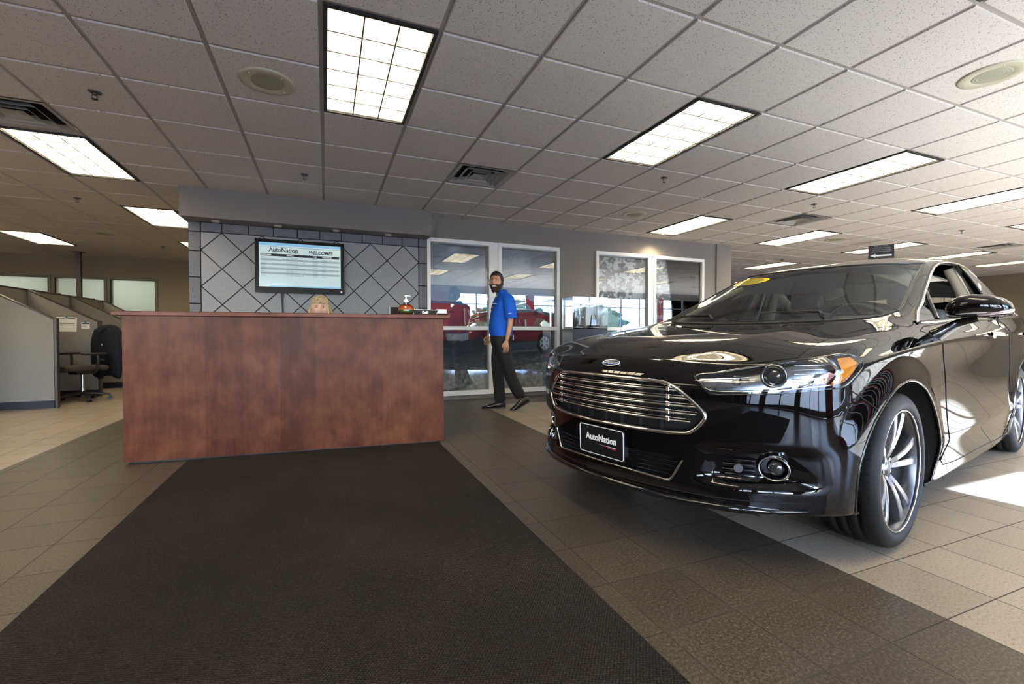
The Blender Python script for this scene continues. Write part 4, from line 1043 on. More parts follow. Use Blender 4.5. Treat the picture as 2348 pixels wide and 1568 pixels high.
# ------------------------------------------------------------------ glazed openings with printed pictures behind the glass
def hashn(i, j, s=0):
    n = (i * 374761393 + j * 668265263 + s * 1442695041) & 0xffffffff; n = ((n ^ (n >> 13)) * 1274126177) & 0xffffffff
    return ((n ^ (n >> 16)) & 0xffff) / 65535
def vn(x, y, s=0):
    i, j = math.floor(x), math.floor(y); u, v = x - i, y - j; u = u * u * (3 - 2 * u); v = v * v * (3 - 2 * v)
    return (hashn(i, j, s) * (1 - u) + hashn(i + 1, j, s) * u) * (1 - v) + (hashn(i, j + 1, s) * (1 - u) + hashn(i + 1, j + 1, s) * u) * v
def fbm(x, y, s=0, o=4):
    t, a, q = 0, .5, 0
    for k in range(o): t += a * vn(x, y, s + k); q += a; a *= .5; x *= 2.1; y *= 2.1
    return t / q
def lerp(a, b, t): t = max(0, min(1, t)); return tuple(p + (q - p) * t for p, q in zip(a, b))
def paint(name, x0, x1, z0, z1, y, fn, parent, step=.0075):
    nx = int((x1 - x0) / step); nz = int((z1 - z0) / step)
    me = bpy.data.meshes.new(name); V = []; F = []
    for j in range(nz + 1):
        for i in range(nx + 1): V.append((x0 + (x1 - x0) * i / nx, y, z0 + (z1 - z0) * j / nz))
    for j in range(nz):
        for i in range(nx): a = j * (nx + 1) + i; F.append((a, a + 1, a + nx + 2, a + nx + 1))
    me.from_pydata(V, [], F); ca = me.color_attributes.new('print', 'FLOAT_COLOR', 'POINT'); buf = []
    for v in V:
        q = fn(v[0], v[2]); buf += [min(.85, q[0] * 1.35), min(.85, q[1] * 1.4), min(.85, q[2] * 1.5), 1.0]
    ca.data.foreach_set('color', buf)
    me.materials.append(M_print); return link(me, name, parent)
M_print = mat('printed_picture', rough=.5); _n = NT(M_print); _a = _n.n('ShaderNodeAttribute'); _a.attribute_name = 'print'; _n.base(_a.outputs['Color'])
M_pane = thin_glass('picture_glass', (.93, .96, .98), .10)

def truck_picture(x, z):
    # sky, hills
    c = lerp((.30, .36, .45), (.16, .18, .21), (z - 1.5) / .6 + .55 * (fbm(x * 2.2, z * 3.2, 3) - .5))
    cl = fbm(x * 1.8 + 3, z * 3.0, 9, 5); c = lerp(c, (.42, .43, .44), (cl - .47) * 4 * min(1, (z - 1.45) * 2))
    if z < 1.85 and z > 1.45: c = lerp(c, (.20, .36, .58), (1.85 - z) * 1.6 * (1 - abs(x - 1.9) / 2))
    hill = 1.435 + .03 * sin(x * 2.1 + .6) + .02 * fbm(x * 6, 2, 4)
    if z < hill: c = lerp((.055, .09, .19), (.10, .15, .27), (z - 1.2) * 2 + fbm(x * 8, z * 20, 5) * .5)
    if z < 1.05: c = (.06, .065, .085)
    # ground and rocks
    road = .62 + .05 * (x - 2.4)
    if z < road + .06: c = lerp((.045, .045, .055), (.14, .13, .13), fbm(x * 30, z * 90, 6))
    if road + .02 < z < road + .06 and 2.2 < x < 3.4: c = (.25, .23, .2)
    rk = .40 + .11 * max(0, x - 2.35) + .03 * fbm(x * 6, 1, 8)
    if z < rk:
        # angular stones
        best = 9; bi = 0; sx, sz = x * 17, z * 20
        for i in (-1, 0, 1):
            for j in (-1, 0, 1):
                a, b = math.floor(sx) + i, math.floor(sz) + j; dx = a + hashn(a, b, 1) - sx; dz = b + hashn(a, b, 2) - sz; dd = dx * dx + dz * dz
                if dd < best: sec = best; best = dd; bi = hashn(a, b, 3); lx = dx
                elif dd < (sec if 'sec' in dir() else 9): sec = dd
        k = .15 + .4 * bi + .35 * max(-.3, min(.5, lx)) ; k *= .4 if best > .32 else 1
        c = lerp((.06, .055, .05), (.50, .46, .38), k + .15)
    elif z < rk + .10: c = lerp(c, (.30, .28, .24), fbm(x * 30, z * 40, 7) * 1.4 - .5)
    # the red pickup seen from its rear corner
    R_ = lerp((.10, .010, .014), (.36, .03, .035), (z - .75) * 1.5 + .25 * fbm(x * 3, z * 14, 12))
    body = [(1.2, 1.395), (1.75, 1.39), (1.93, 1.365), (2.35, 1.30), (2.55, 1.29), (2.60, 1.40), (2.68, 1.50), (2.80, 1.53), (2.93, 1.50), (3.05, 1.39), (3.12, 1.28), (3.28, 1.23), (3.42, 1.19), (3.42, .93), (3.33, .97), (3.24, .98), (3.16, .95), (3.12, .84), (2.5, .80), (2.1, .74), (1.95, .72), (1.2, .78)]
    if inpoly(x, z, body):
        c = R_
        if z < .86 and x < 2.1: c = (.03, .03, .04)
        if z < .90 and x >= 2.1: c = lerp((.03, .01, .015), R_, (z - .80) * 10)
        if abs(z - 1.27) < .008 and x < 1.75: c = (.05, .005, .01)
        if abs(z - 1.20 - .05 * (x - 2)) < .006 and x > 1.95: c = (.12, .01, .01)
    win = [(2.68, 1.44), (2.82, 1.46), (2.96, 1.38), (3.01, 1.29), (2.72, 1.27)]
    if inpoly(x, z, win): c = lerp((.10, .13, .18), (.32, .40, .48), (z - 1.27) * 5)
    if inpoly(x, z, [(3.03, 1.33), (3.10, 1.33), (3.10, 1.24), (3.03, 1.24)]): c = (.03, .03, .04)
    if abs(x - 2.64) < .008 and 1.0 < z < 1.45: c = (.05, .006, .01)
    if inpoly(x, z, [(1.90, 1.33), (1.975, 1.31), (2.01, 1.20), (1.975, 1.09), (1.91, 1.07)]): c = (.45, .06, .06)
    for q in ((1.905, 1.32, 1.915, 1.08), (1.965, 1.31, 2.0, 1.2), (2.0, 1.2, 1.965, 1.09)):
        t = (z - q[1]) / (q[3] - q[1])
        if 0 <= t <= 1 and abs(x - (q[0] + (q[2] - q[0]) * t)) < .008: c = (.7, .65, .66)
    if inpoly(x, z, [(1.62, .955), (1.97, .96), (1.97, .87), (1.88, .845), (1.65, .85)]): c = (.34, .33, .35)
    if inpoly(x, z, [(1.72, .93), (1.86, .93), (1.86, .87), (1.72, .87)]): c = (.46, .45, .46)
    for wx, wz, wr in ((3.22, .80, .17), (1.42, .70, .16), (2.12, .78, .15)):
        d = hypot(x - wx, (z - wz) * (.85))
        sh = .78 if wx > 3 else .55
        if hypot((x - wx) / sh, z - wz) < wr:
            c = (.018, .018, .022); dd = hypot((x - wx) / sh, z - wz)
            if wx > 3 and dd < wr * .62:
                an = atan2(z - wz, (x - wx) / sh); c = (.42, .43, .46) if (dd < .03 or cos(an * 6) > -.2 or dd > wr * .52) else (.08, .08, .09)
    if .60 < z < .72 and x > 1.3 and c[0] > .03 and z > rk + .1: c = lerp(c, (.02, .02, .03), .7 - abs(z - .67) * 8)
    return c
def foliage_picture(x, z):
    c = lerp((.50, .60, .80), (.62, .66, .72), (z - 1.0))
    bl = fbm(x * 3, z * 3, 21)
    # dark crown with pale holes
    n = fbm(x * 9, z * 9, 31, 5) ; n2 = fbm(x * 26, z * 26, 37, 3); edge = 1.40 + .18 * fbm(x * 5, 1, 3)
    if x > 5.2: edge = 1.25 + .1 * fbm(x * 5, 1, 3)
    if z > edge:
        pale = fbm(x * 14, z * 14, 31, 5) * .55 + n2 * .45 > .552 - .05 * (fbm(x * 2.6, z * 2.6, 5) > .48)
        c = (.62, .63, .60) if pale else lerp((.035, .035, .035), (.09, .085, .085), n2)
    elif z > edge - .25:
        if n * .5 + n2 * .5 > .50: c = (.13, .13, .12)
    if x > 5.25 and z < 1.42:
        if x < 5.62 and n2 > .42: c = lerp((.25, .10, .07), (.07, .03, .03), n)
        elif x > 5.62: c = lerp((.06, .16, .33), (.60, .64, .65), 1 if n * .5 + n2 * .5 > .54 else 0)
    if x < 5.15:
        if 4.62 < x < 4.90 and z < 1.50: c = lerp((.07, .10, .20), (.20, .26, .42), .5 + .5 * sin(x * 60))
        if 4.90 < x < 5.15 and z < 1.95 and not (z > 1.72 and n2 > .45): c = (.50, .50, .50)
    # car silhouette
    sil = [(4.55, .95), (4.85, 1.15), (5.02, 1.24), (5.16, 1.25), (5.30, 1.25), (5.55, 1.26), (5.80, 1.24), (6.05, 1.14), (6.4, 1.02), (6.4, .3), (4.4, .3)]
    if inpoly(x, z, sil): c = lerp((.08, .08, .12), (.26, .28, .38), (z - .7) * 1.6)
    if inpoly(x, z, [(4.92, 1.02), (5.05, 1.17), (5.16, 1.19), (5.16, 1.0)]): c = (.35, .38, .40)
    if inpoly(x, z, [(5.3, 1.0), (5.42, 1.2), (5.58, 1.2), (5.62, 1.0)]): c = (.05, .05, .06)
    if z < .55: c = lerp((.10, .10, .10), (.3, .3, .29), fbm(x * 20, z * 40, 4))
    return c
def picture_windows():
    def fr(w, lo, hi): w.bbox((lo[0], 2.655, lo[1]), (hi[0], 2.73, hi[1]), .004)
    for k, (panes, fn, lab) in enumerate(((((1.38, 2.245), (2.445, 3.37)), truck_picture, 't'), (((4.14, 5.13), (5.30, 6.33)), foliage_picture, 'f'))):
        X0, X1 = panes[0][0] - .05, panes[1][1] + .05
        w = MB(); fr(w, (X0, 2.245), (panes[0][1] + .05, 2.30)); fr(w, (panes[1][0] - .05, 2.245), (X1, 2.30)); fr(w, (X0, .06), (panes[0][1] + .05, .13)); fr(w, (panes[1][0] - .05, .06), (X1, .13))
        for a, b in panes:
            fr(w, (a - .05, .13), (a, 2.245)); fr(w, (b, .13), (b + .05, 2.245)); fr(w, (a, 1.005), (b, 1.06))
        w.box((panes[0][1] + .05, 2.672, .06), (panes[1][0] - .05, 2.73, 2.30))
        o = struct(w.build('window_%d' % (k + 1), M_whitefr))
        j = MB()
        for a, b in panes: j.box((a, 2.73, .13), (a + .012, 2.79, 2.245)); j.box((b - .012, 2.73, .13), (b, 2.79, 2.245)); j.box((a, 2.73, 2.235), (b, 2.79, 2.245))
        j.build('window_jamb', M_brfr2, o)
        for a, b in panes:
            for z0, z1 in ((.13, 1.005), (1.06, 2.245)): MB().box((a, 2.700, z0), (b, 2.705, z1)).build('window_pane', M_pane, o)
        paint('picture_panel', X0 + .02, X1 - .02, .08, 2.28, 2.79, fn, o)
    MB().box((1.33, 2.80, .05), (6.5, 2.82, 2.31)).build('wall_north_backing', M_wall); struct(bpy.data.objects['wall_north_backing'])
M_brfr2 = mat('jamb_tan', (.42, .36, .28), rough=.6)
# ------------------------------------------------------------------ mat, desk and what stands on it
def m_carpet():
    m = mat('carpet_brown', rough=.95, spec=.1); n = NT(m); c = n.coord(); r = n.mapping(c, (1, 1, 1), (0, 0, 0))
    x, y, z = n.sep(c)[:3]
    sx = n.math('SINE', n.math('MULTIPLY', n.math('ADD', x, n.math('MULTIPLY', y, .35)), 2 * pi / .0135)); sy = n.math('SINE', n.math('MULTIPLY', n.math('SUBTRACT', y, n.math('MULTIPLY', x, .15)), 2 * pi / .0105))
    w = n.math('MULTIPLY', sx, sy); f = n.noise(c, 130, 3, .7); big = n.noise(c, 1.3, 3, .6)
    k = n.math('ADD', n.math('MULTIPLY', f, .65), n.math('MULTIPLY_ADD', w, .10, n.math('MULTIPLY', big, .22)))
    n.base(n.ramp(k, [(.30, (.012, .009, .0075)), (.46, (.029, .0235, .019)), (.60, (.060, .049, .040)), (.74, (.17, .14, .11))]))
    n.bump(w, .5, .004); return m
M_carpet = m_carpet()
M_cherry = m_wood('cherry_panel', ((.056, .0135, .006), (.102, .0275, .0125), (.150, .047, .021)), 1.0, .257, .30)
M_cherrytop = m_wood('cherry_top', ((.075, .020, .013), (.12, .034, .022), (.16, .05, .032)), .4, 0, .22)
M_cherryedge = mat('cherry_edge', (.06, .016, .010), rough=.3, coat=.3)
def build_mat():
    m = MB(); x0, x1, y0, y1 = -.95, .92, -5.6, .36
    m.bbox((x0, y0, 0), (x1, y1, .007), .003); o = m.build('floor_mat', M_carpet); tag(o, 'long dark brown ribbed entrance mat running up to the reception desk', 'mat')
DESK_A = -4.72
def build_desk():
    d = empty('reception_desk', (-1.345, .395, 0), radians(DESK_A), 'cherry wood reception desk with overhanging counter top', 'desk'); L = 2.315
    M = M_cherry
    b = MB(); b.bbox((0, 0, .018), (L, .03, 1.082), .0015); b.build('front_panel', M, d)
    b = MB(); b.bbox((0, .03, .018), (.03, .92, 1.082), .0015); b.build('side_panel', M, d)
    b = MB(); b.bbox((L - .03, .03, .018), (L, .92, 1.082), .0015); b.build('side_panel', M, d)
    b = MB(); b.bbox((-.055, -.03, 1.082), (L + .055, .34, 1.116), .006, seg=3); b.build('counter_top', M_cherrytop, d)
    b = MB(); b.bbox((-.055, .34, 1.082), (.20, .95, 1.116), .004); b.build('counter_top', M_cherrytop, d)
    b = MB(); b.bbox((L - .18, .34, 1.082), (L + .055, .95, 1.116), .004); b.build('counter_top', M_cherrytop, d)
    b = MB(); b.bbox((.03, .30, .70), (L - .03, .66, .73), .003); b.build('work_surface', M_cherryedge, d)
    b = MB()
    for x, y in ((.03, .05), (L - .03, .05), (L - .03, .86), (.03, .86)): b.cyl((x, y, 0), (x, y, .02), .013, n=14)
    b.build('levelling_feet', M_black, d)
    b = MB(); b.box((.05, .02, .003), (L - .05, .035, .02)); b.build('toe_gap', M_black, d)
    return d
def on_desk(u, v): a = radians(DESK_A); return (-1.345 + u * cos(a) - v * sin(a), .395 + u * sin(a) + v * cos(a), 1.116)
M_clearp = thin_glass('clear_plastic', (.96, .97, .96), .04)
M_pumpw = mat('pump_white', (.85, .87, .9), rough=.3)
M_orange = mat('liquid_orange', (.75, .10, .02), rough=.08, coat=1); M_green = mat('liquid_green', (.10, .16, .03), rough=.12, coat=1)
M_card = mat('card_white', (.82, .80, .78), rough=.6); M_plate = mat('nameplate_face', (.018, .013, .010), rough=.5, spec=.15); M_brass = mat('nameplate_edge', (.45, .40, .36), rough=.3, metal=.8)
M_ink = mat('ink', (.03, .03, .03), rough=.7)
def desk_items():
    p = on_desk(2.005, .09); b = empty('soap_dispenser', p, 0, 'round clear pump bottle with orange over green liquid on the counter top', 'soap dispenser')
    MB().lathe([(.0005, 0), (.045, .0), (.060, .008), (.068, .030), (.067, .042)], n=32).build('green_liquid', M_green, b)
    MB().lathe([(.067, .0425), (.064, .058), (.052, .074), (.034, .084), (.0005, .085)], n=32).build('orange_liquid', M_orange, b)
    MB().lathe([(.047, .0), (.063, .008), (.071, .030), (.070, .045), (.066, .062), (.052, .080), (.030, .092), (.020, .100), (.018, .112)], n=36).build('bottle', M_clearp, b)
    f = MB(); f.lathe([(.021, .108), (.022, .112), (.021, .124), (.010, .134), (.006, .140), (.0055, .158), (.010, .159), (.011, .165), (.0005, .167)], n=24)
    f.tube([(-.012, 0, .163), (.0, 0, .164), (.030, 0, .164), (.040, 0, .158)], [.006, .006, .0045, .004], 8); f.cyl((0, 0, .02), (0, 0, .11), .003, n=8); f.build('pump', M_pumpw, b)
    # name plate
    p = on_desk(2.175, .10); n = empty('nameplate', p, radians(DESK_A), 'dark desk nameplate with white first-name lettering beside the pump bottle', 'nameplate')
    f = MB(); f.prism([(-.005, 0), (-.003, .047), (.004, .047), (.02, 0)], -.108, .108, 'X'); f.build('holder', M_brass, n)
    f = MB(); f.bbox((-.103, -.0075, .002), (.103, -.0045, .043), .0008, M=None); f.build('face', M_plate, n)
    text('nameplate_lettering', 'Kelli', .031, frame((-.005, -.0082, .022), (1, 0, 0), (0, 0, 1)), M_white, n, bold=.0008)
    # card holder with business cards
    p = on_desk(2.318, .10); c = empty('card_holder', p, radians(DESK_A), 'small black card holder with white business cards at the right end of the counter', 'card holder')
    f = MB(); f.prism([(-.022, 0), (-.030, .014), (-.026, .016), (-.015, .004), (.02, .004), (.028, .02), (.032, .018), (.024, 0)], -.048, .048, 'X'); f.build('tray', M_gblack, c)
    f = MB(); Mx = T(-.004, -.012, .004) @ Rx(radians(-14))
    for k in range(6): f.box((-.044, k * .0018, 0), (.044, k * .0018 + .0008, .050), 0, Mx)
    f.build('cards', M_card, c); text('card_lettering', 'AutoNation Ford', .0095, Mx @ frame((0, -.0004, .041), (1, 0, 0), (0, 0, 1)), M_ink, c, depth=.0002)
    text('card_lettering', 'customer service', .006, Mx @ frame((0, -.0004, .029), (1, 0, 0), (0, 0, 1)), M_ink, c, depth=.0002)
    # dark sign holder partly behind the bottle
    p = on_desk(1.945, .20); s = empty('sign_holder', p, radians(DESK_A + 6), 'low black sign holder leaning behind the pump bottle', 'sign holder')
    f = MB(); f.bbox((-.07, -.002, 0), (.07, .004, .072), .001, M=Rx(radians(-8))); f.build('panel', M_plate, s)
    f = MB(); f.box((-.074, -.003, 0), (-.069, .005, .074), 0, Rx(radians(-8))); f.build('edge', M_brass, s)
    # chair back behind the desk for the seated person is built with the person
M_bezel = mat('screen_bezel', (.006, .006, .008), rough=.3, spec=.12)
M_scr = mat('screen_light', (.02, .02, .02), rough=.1, emis=(.62, .78, .80), estr=.34)
M_scr2 = mat('screen_row', (.02, .02, .02), rough=.1, emis=(.42, .52, .56), estr=.30)
M_scr3 = mat('screen_bar', (.01, .01, .01), rough=.1, emis=(.02, .03, .035), estr=.3)
M_scr4 = mat('screen_blue', (.02, .02, .02), rough=.1, emis=(.25, .55, .80), estr=.36)
M_scrt = mat('screen_ink', (.01, .01, .01), rough=.3)
M_scrw = mat('screen_white_ink', (.1, .1, .1), rough=.3, emis=(.8, .85, .85), estr=.36)
def build_tv():
    Y = 2.60; t = empty('television', (-.268, Y, 1.785), 0, 'wall mounted flat screen showing the customer welcome board', 'television'); W, H = .508, .325
    f = MB(); f.bbox((-W, .0, -H), (W, .045, H), .008, seg=3); f.build('housing', M_bezel, t)
    f = MB(); sx, z0, z1 = .465, -.255, .285
    for lo, hi in (((-W, -.006, -H), (-sx, .0, H)), ((sx, -.006, -H), (W, .0, H)), ((-sx, -.006, z1), (sx, 0, H)), ((-sx, -.006, -H), (sx, 0, z0))): f.box(lo, hi)
    f.build('bezel', M_bezel, t)
    f = MB(); f.quad((-sx, -.001, z0), (sx, -.001, z0), (sx, -.001, z1), (-sx, -.001, z1)); scr = f.build('screen', M_scr, t)
    f = MB(); f.quad((-sx, -.0015, .250), (sx, -.0015, .250), (sx, -.0015, z1), (-sx, -.0015, z1)); f.quad((-.35, -.0015, z0), (sx, -.0015, z0), (sx, -.0015, z0 + .016), (-.35, -.0015, z0 + .016)); f.build('screen_bar', M_scr4, scr)
    f = MB(); f.quad((-.445, -.0016, .120), (.448, -.0016, .120), (.448, -.0016, .150), (-.445, -.0016, .150)); f.build('screen_header', M_scr3, scr)
    f = MB(); f.box((-.45, -.0018, .234), (.45, -.0014, .237)); f.build('screen_line', M_scr3, scr)
    rowz = [.105 - .0275 * k for k in range(9)]
    f = MB()
    for k in (1, 3, 5, 7): f.quad((-.445, -.0016, rowz[k] - .0137), (.448, -.0016, rowz[k] - .0137), (.448, -.0016, rowz[k] + .0137), (-.445, -.0016, rowz[k] + .0137))
    f.build('screen_rows', M_scr2, scr)
    A = lambda x, z: frame((x, -.0022, z), (1, 0, 0), (0, 0, 1))
    text('screen_title', 'AutoNation', .074, A(-.195, .197), M_scrt, scr, bold=.0016, xs=.9)
    text('screen_title', 'WELCOMES', .058, A(.225, .187), M_scrt, scr, shear=.25, bold=.0016, xs=.92)
    f = MB(); f.box((-.13, -.0022, .160), (-.015, -.0018, .1625)); f.build('screen_line', M_scr3, scr)
    for x, s in ((-.44, 'CUSTOMER'), (-.165, 'VEHICLE'), (.135, 'TIME'), (.245, 'ASSOCIATE')): text('screen_text', s, .021, A(x, .135), M_scrw, scr, 'LEFT', bold=.0004, shear=.2)
    T_ = [('Nick D.', '2017 FORD TRAX ESCAPE AWD', '1:00 PM', 'David S.'), ('Daniel R.', '2016 FORD C-MAX ENERGI', '2:30 PM', 'Daniel E.'), ('Kevin B.', '2016 FORD TRAX F-150 AWD', '3:00 PM', 'Miriam I.'), ('Jeffrey J.', '2017 FORD MUSTANG', '2:30 PM', 'Rob T.'), ('Megan F.', '2008 FORD EDGE', '1:30 PM', 'Tracy J.'),
          ('Shane R.', '2016 TOYOTA TACOMA AWD', '3:30 PM', 'Lee R.'), ('Jake S.', '2014 FORD TRAX F-150 AWD', '2:30 PM', 'Jason R.'), ('Eileen R.', '2017 FORD FUSION', '1:00 PM', 'Vic S.'), ('Terry S.', '2014 FORD EXPEDITION EL', '2:30 PM', 'Rob T.')]
    f = MB()
    for k, row in enumerate(T_):
        for x, s in zip((-.44, -.165, .135, .245), row): text_into(f, s, .0165, A(x, rowz[k]), 0, 'LEFT')
    f.build('screen_text', mat('screen_grey_ink', (.05, .05, .05), rough=.4), scr, fixn=False)
    f = MB(); f.box((-.30, .045, -.25), (.30, .078, .20)); f.build('wall_bracket', M_black, t)
    f = MB(); f.quad((.462, -.0065, -.307), (.482, -.0065, -.307), (.482, -.0065, -.285), (.462, -.0065, -.285)); f.build('energy_label', M_white, t)
    c = MB(); c.tube([(-.485, 2.66, 1.50), (-.486, 2.665, 1.36), (-.482, 2.665, 1.2), (-.484, 2.665, .9)], .010, 8); c.bbox((-.5, 2.655, 1.40), (-.47, 2.676, 1.46), .003); cb = c.build('power_cable', M_black, t); cb.matrix_parent_inverse = T(.268, -2.60, -1.785)
# ------------------------------------------------------------------ display case with awards
M_acr = thin_glass('acrylic', (.98, .985, 1.0), .035, mul=.8)
M_acre = mat('acrylic_edge', (.75, .82, .9), rough=.1, alpha=.75, coat=1)
M_ped = mat('pedestal_black', (.030, .032, .045), rough=.3)
def build_case():
    x0, x1, y0, y1 = 3.39, 4.0, 2.20, 2.52
    p = empty('display_pedestal', ((x0 + x1) / 2, (y0 + y1) / 2, 0), 0, 'tall black pedestal beside the window wall carrying a clear case', 'pedestal'); a, b = (x1 - x0) / 2, (y1 - y0) / 2
    MB().bbox((-a, -b, .03), (a, b, 1.02), .004).build('body', M_ped, p); MB().box((-a + .02, -b + .02, 0), (a - .02, b - .02, .03)).build('plinth', M_black, p)
    c = empty('display_case', ((x0 + x1) / 2, (y0 + y1) / 2, 1.02), 0, 'clear acrylic display box on the black pedestal', 'display case')
    h = .475; f = MB(); t = .006
    for lo, hi in (((-a, -b, 0), (a, -b + t, h)), ((-a, b - t, 0), (a, b, h)), ((-a, -b + t, 0), (-a + t, b - t, h)), ((a - t, -b + t, 0), (a, b - t, h)), ((-a, -b, h), (a, b, h + t))): f.box(lo, hi)
    f.build('cover', M_acr, c)
    f = MB(); g = .004
    for sx in (-a, a):
        for sy in (-b, b): f.box((sx - g, sy - g, 0), (sx + g, sy + g, h + t))
    for sy in (-b, b): f.box((-a, sy - g, h), (a, sy + g, h + t + .002))
    for sx in (-a, a): f.box((sx - g, -b, h), (sx + g, b, h + t + .002))
    f.build('edges', M_acre, c); f = MB(); f.bbox((-a + .01, -b + .01, 0), (a - .01, b - .01, .012), .003); f.build('base', M_gblack, c)
    for k, (x, y, hgt, w, lab) in enumerate(((3.54, 2.33, .30, .085, 'tall crystal flame award on a round silver base in the clear case'), (3.84, 2.35, .16, .070, 'shorter crystal award on a round silver base in the clear case'))):
        r = empty('award', (x, y, 1.033), 0, lab, 'award', 'crystal awards in the display case')
        MB().lathe([(.0005, 0), (.100, 0), (.100, .012), (.094, .014), (.094, .036), (.100, .038), (.100, .046), (.0005, .046)], n=40).build('award_base', M_steel2, r)
        f = MB(); z = .046
        if k == 0:
            f.ring([[Vector((-.055, -.012, z)), Vector((.06, -.012, z)), Vector((.06, .012, z)), Vector((-.055, .012, z))], [Vector((-.036, -.008, z + hgt)), Vector((-.030, -.008, z + hgt)), Vector((-.030, .008, z + hgt)), Vector((-.036, .008, z + hgt))]], True, True, smooth=False)
            f.ring([[Vector((.02, -.012, z)), Vector((.072, -.012, z)), Vector((.072, .012, z)), Vector((.02, .012, z))], [Vector((.034, -.006, z + hgt * .9)), Vector((.040, -.006, z + hgt * .9)), Vector((.040, .006, z + hgt * .9)), Vector((.034, .006, z + hgt * .9))]], True, True, smooth=False)
            f.prism([(-.03, z), (-.048, z + .05), (.012, z + .20), (.060, z + .05), (.04, z)], -.03, -.018, 'Y')
        else:
            f.ring([[Vector((-.05, -.02, z)), Vector((.05, -.02, z)), Vector((.05, .02, z)), Vector((-.05, .02, z))], [Vector((-.03, -.012, z + hgt)), Vector((.032, -.012, z + hgt)), Vector((.032, .012, z + hgt)), Vector((-.03, .012, z + hgt))]], True, True, smooth=False)
        f.build('crystal', M_crys, r)
M_steel2 = mat('award_silver', (.55, .55, .58), rough=.15, metal=1)
M_crys = mat('crystal', (.95, .97, 1), rough=.02, trans=1.0, ior=1.5)
# ------------------------------------------------------------------ cubicles
M_cub = m_speck('cubicle_fabric', (.225, .205, .185), (.285, .262, .238), 350, .95, .2)
M_cubtrim = mat('cubicle_trim', (.045, .030, .024), rough=.4)
M_kick = mat('cubicle_kick', (.012, .013, .022), rough=.5)
def panel(name, a, b, h0, h1, th, label, group, zb=.10, posts=(True, True)):
    """fabric partition from a to b on plan; top slopes from h0 to h1"""
    a = Vector((*a, 0)); b = Vector((*b, 0)); L = (b - a).length; r = empty(name, a, atan2(b.y - a.y, b.x - a.x), label, 'partition', group); h = th / 2
    MB().prism([(.0, zb), (L, zb), (L, h1), (0, h0)], -h, h, 'Y').build('fabric_panel', M_cub, r)
    MB().prism([(0, h0), (L, h1), (L, h1 + .018), (0, h0 + .018)], -h - .004, h + .004, 'Y').build('top_cap', M_cubtrim, r)
    MB().box((.01, -h + .012, 0), (L - .01, h - .012, zb)).build('kick_plate', M_kick, r)
    if posts[1]: MB().bbox((L, -h - .003, 0), (L + .035, h + .003, h1 + .020), .008).build('end_post', M_cubtrim, r)
    if posts[0]: MB().bbox((-.035, -h - .003, 0), (0, h + .003, h0 + .024), .008).build('end_post', M_cubtrim, r)
    return r
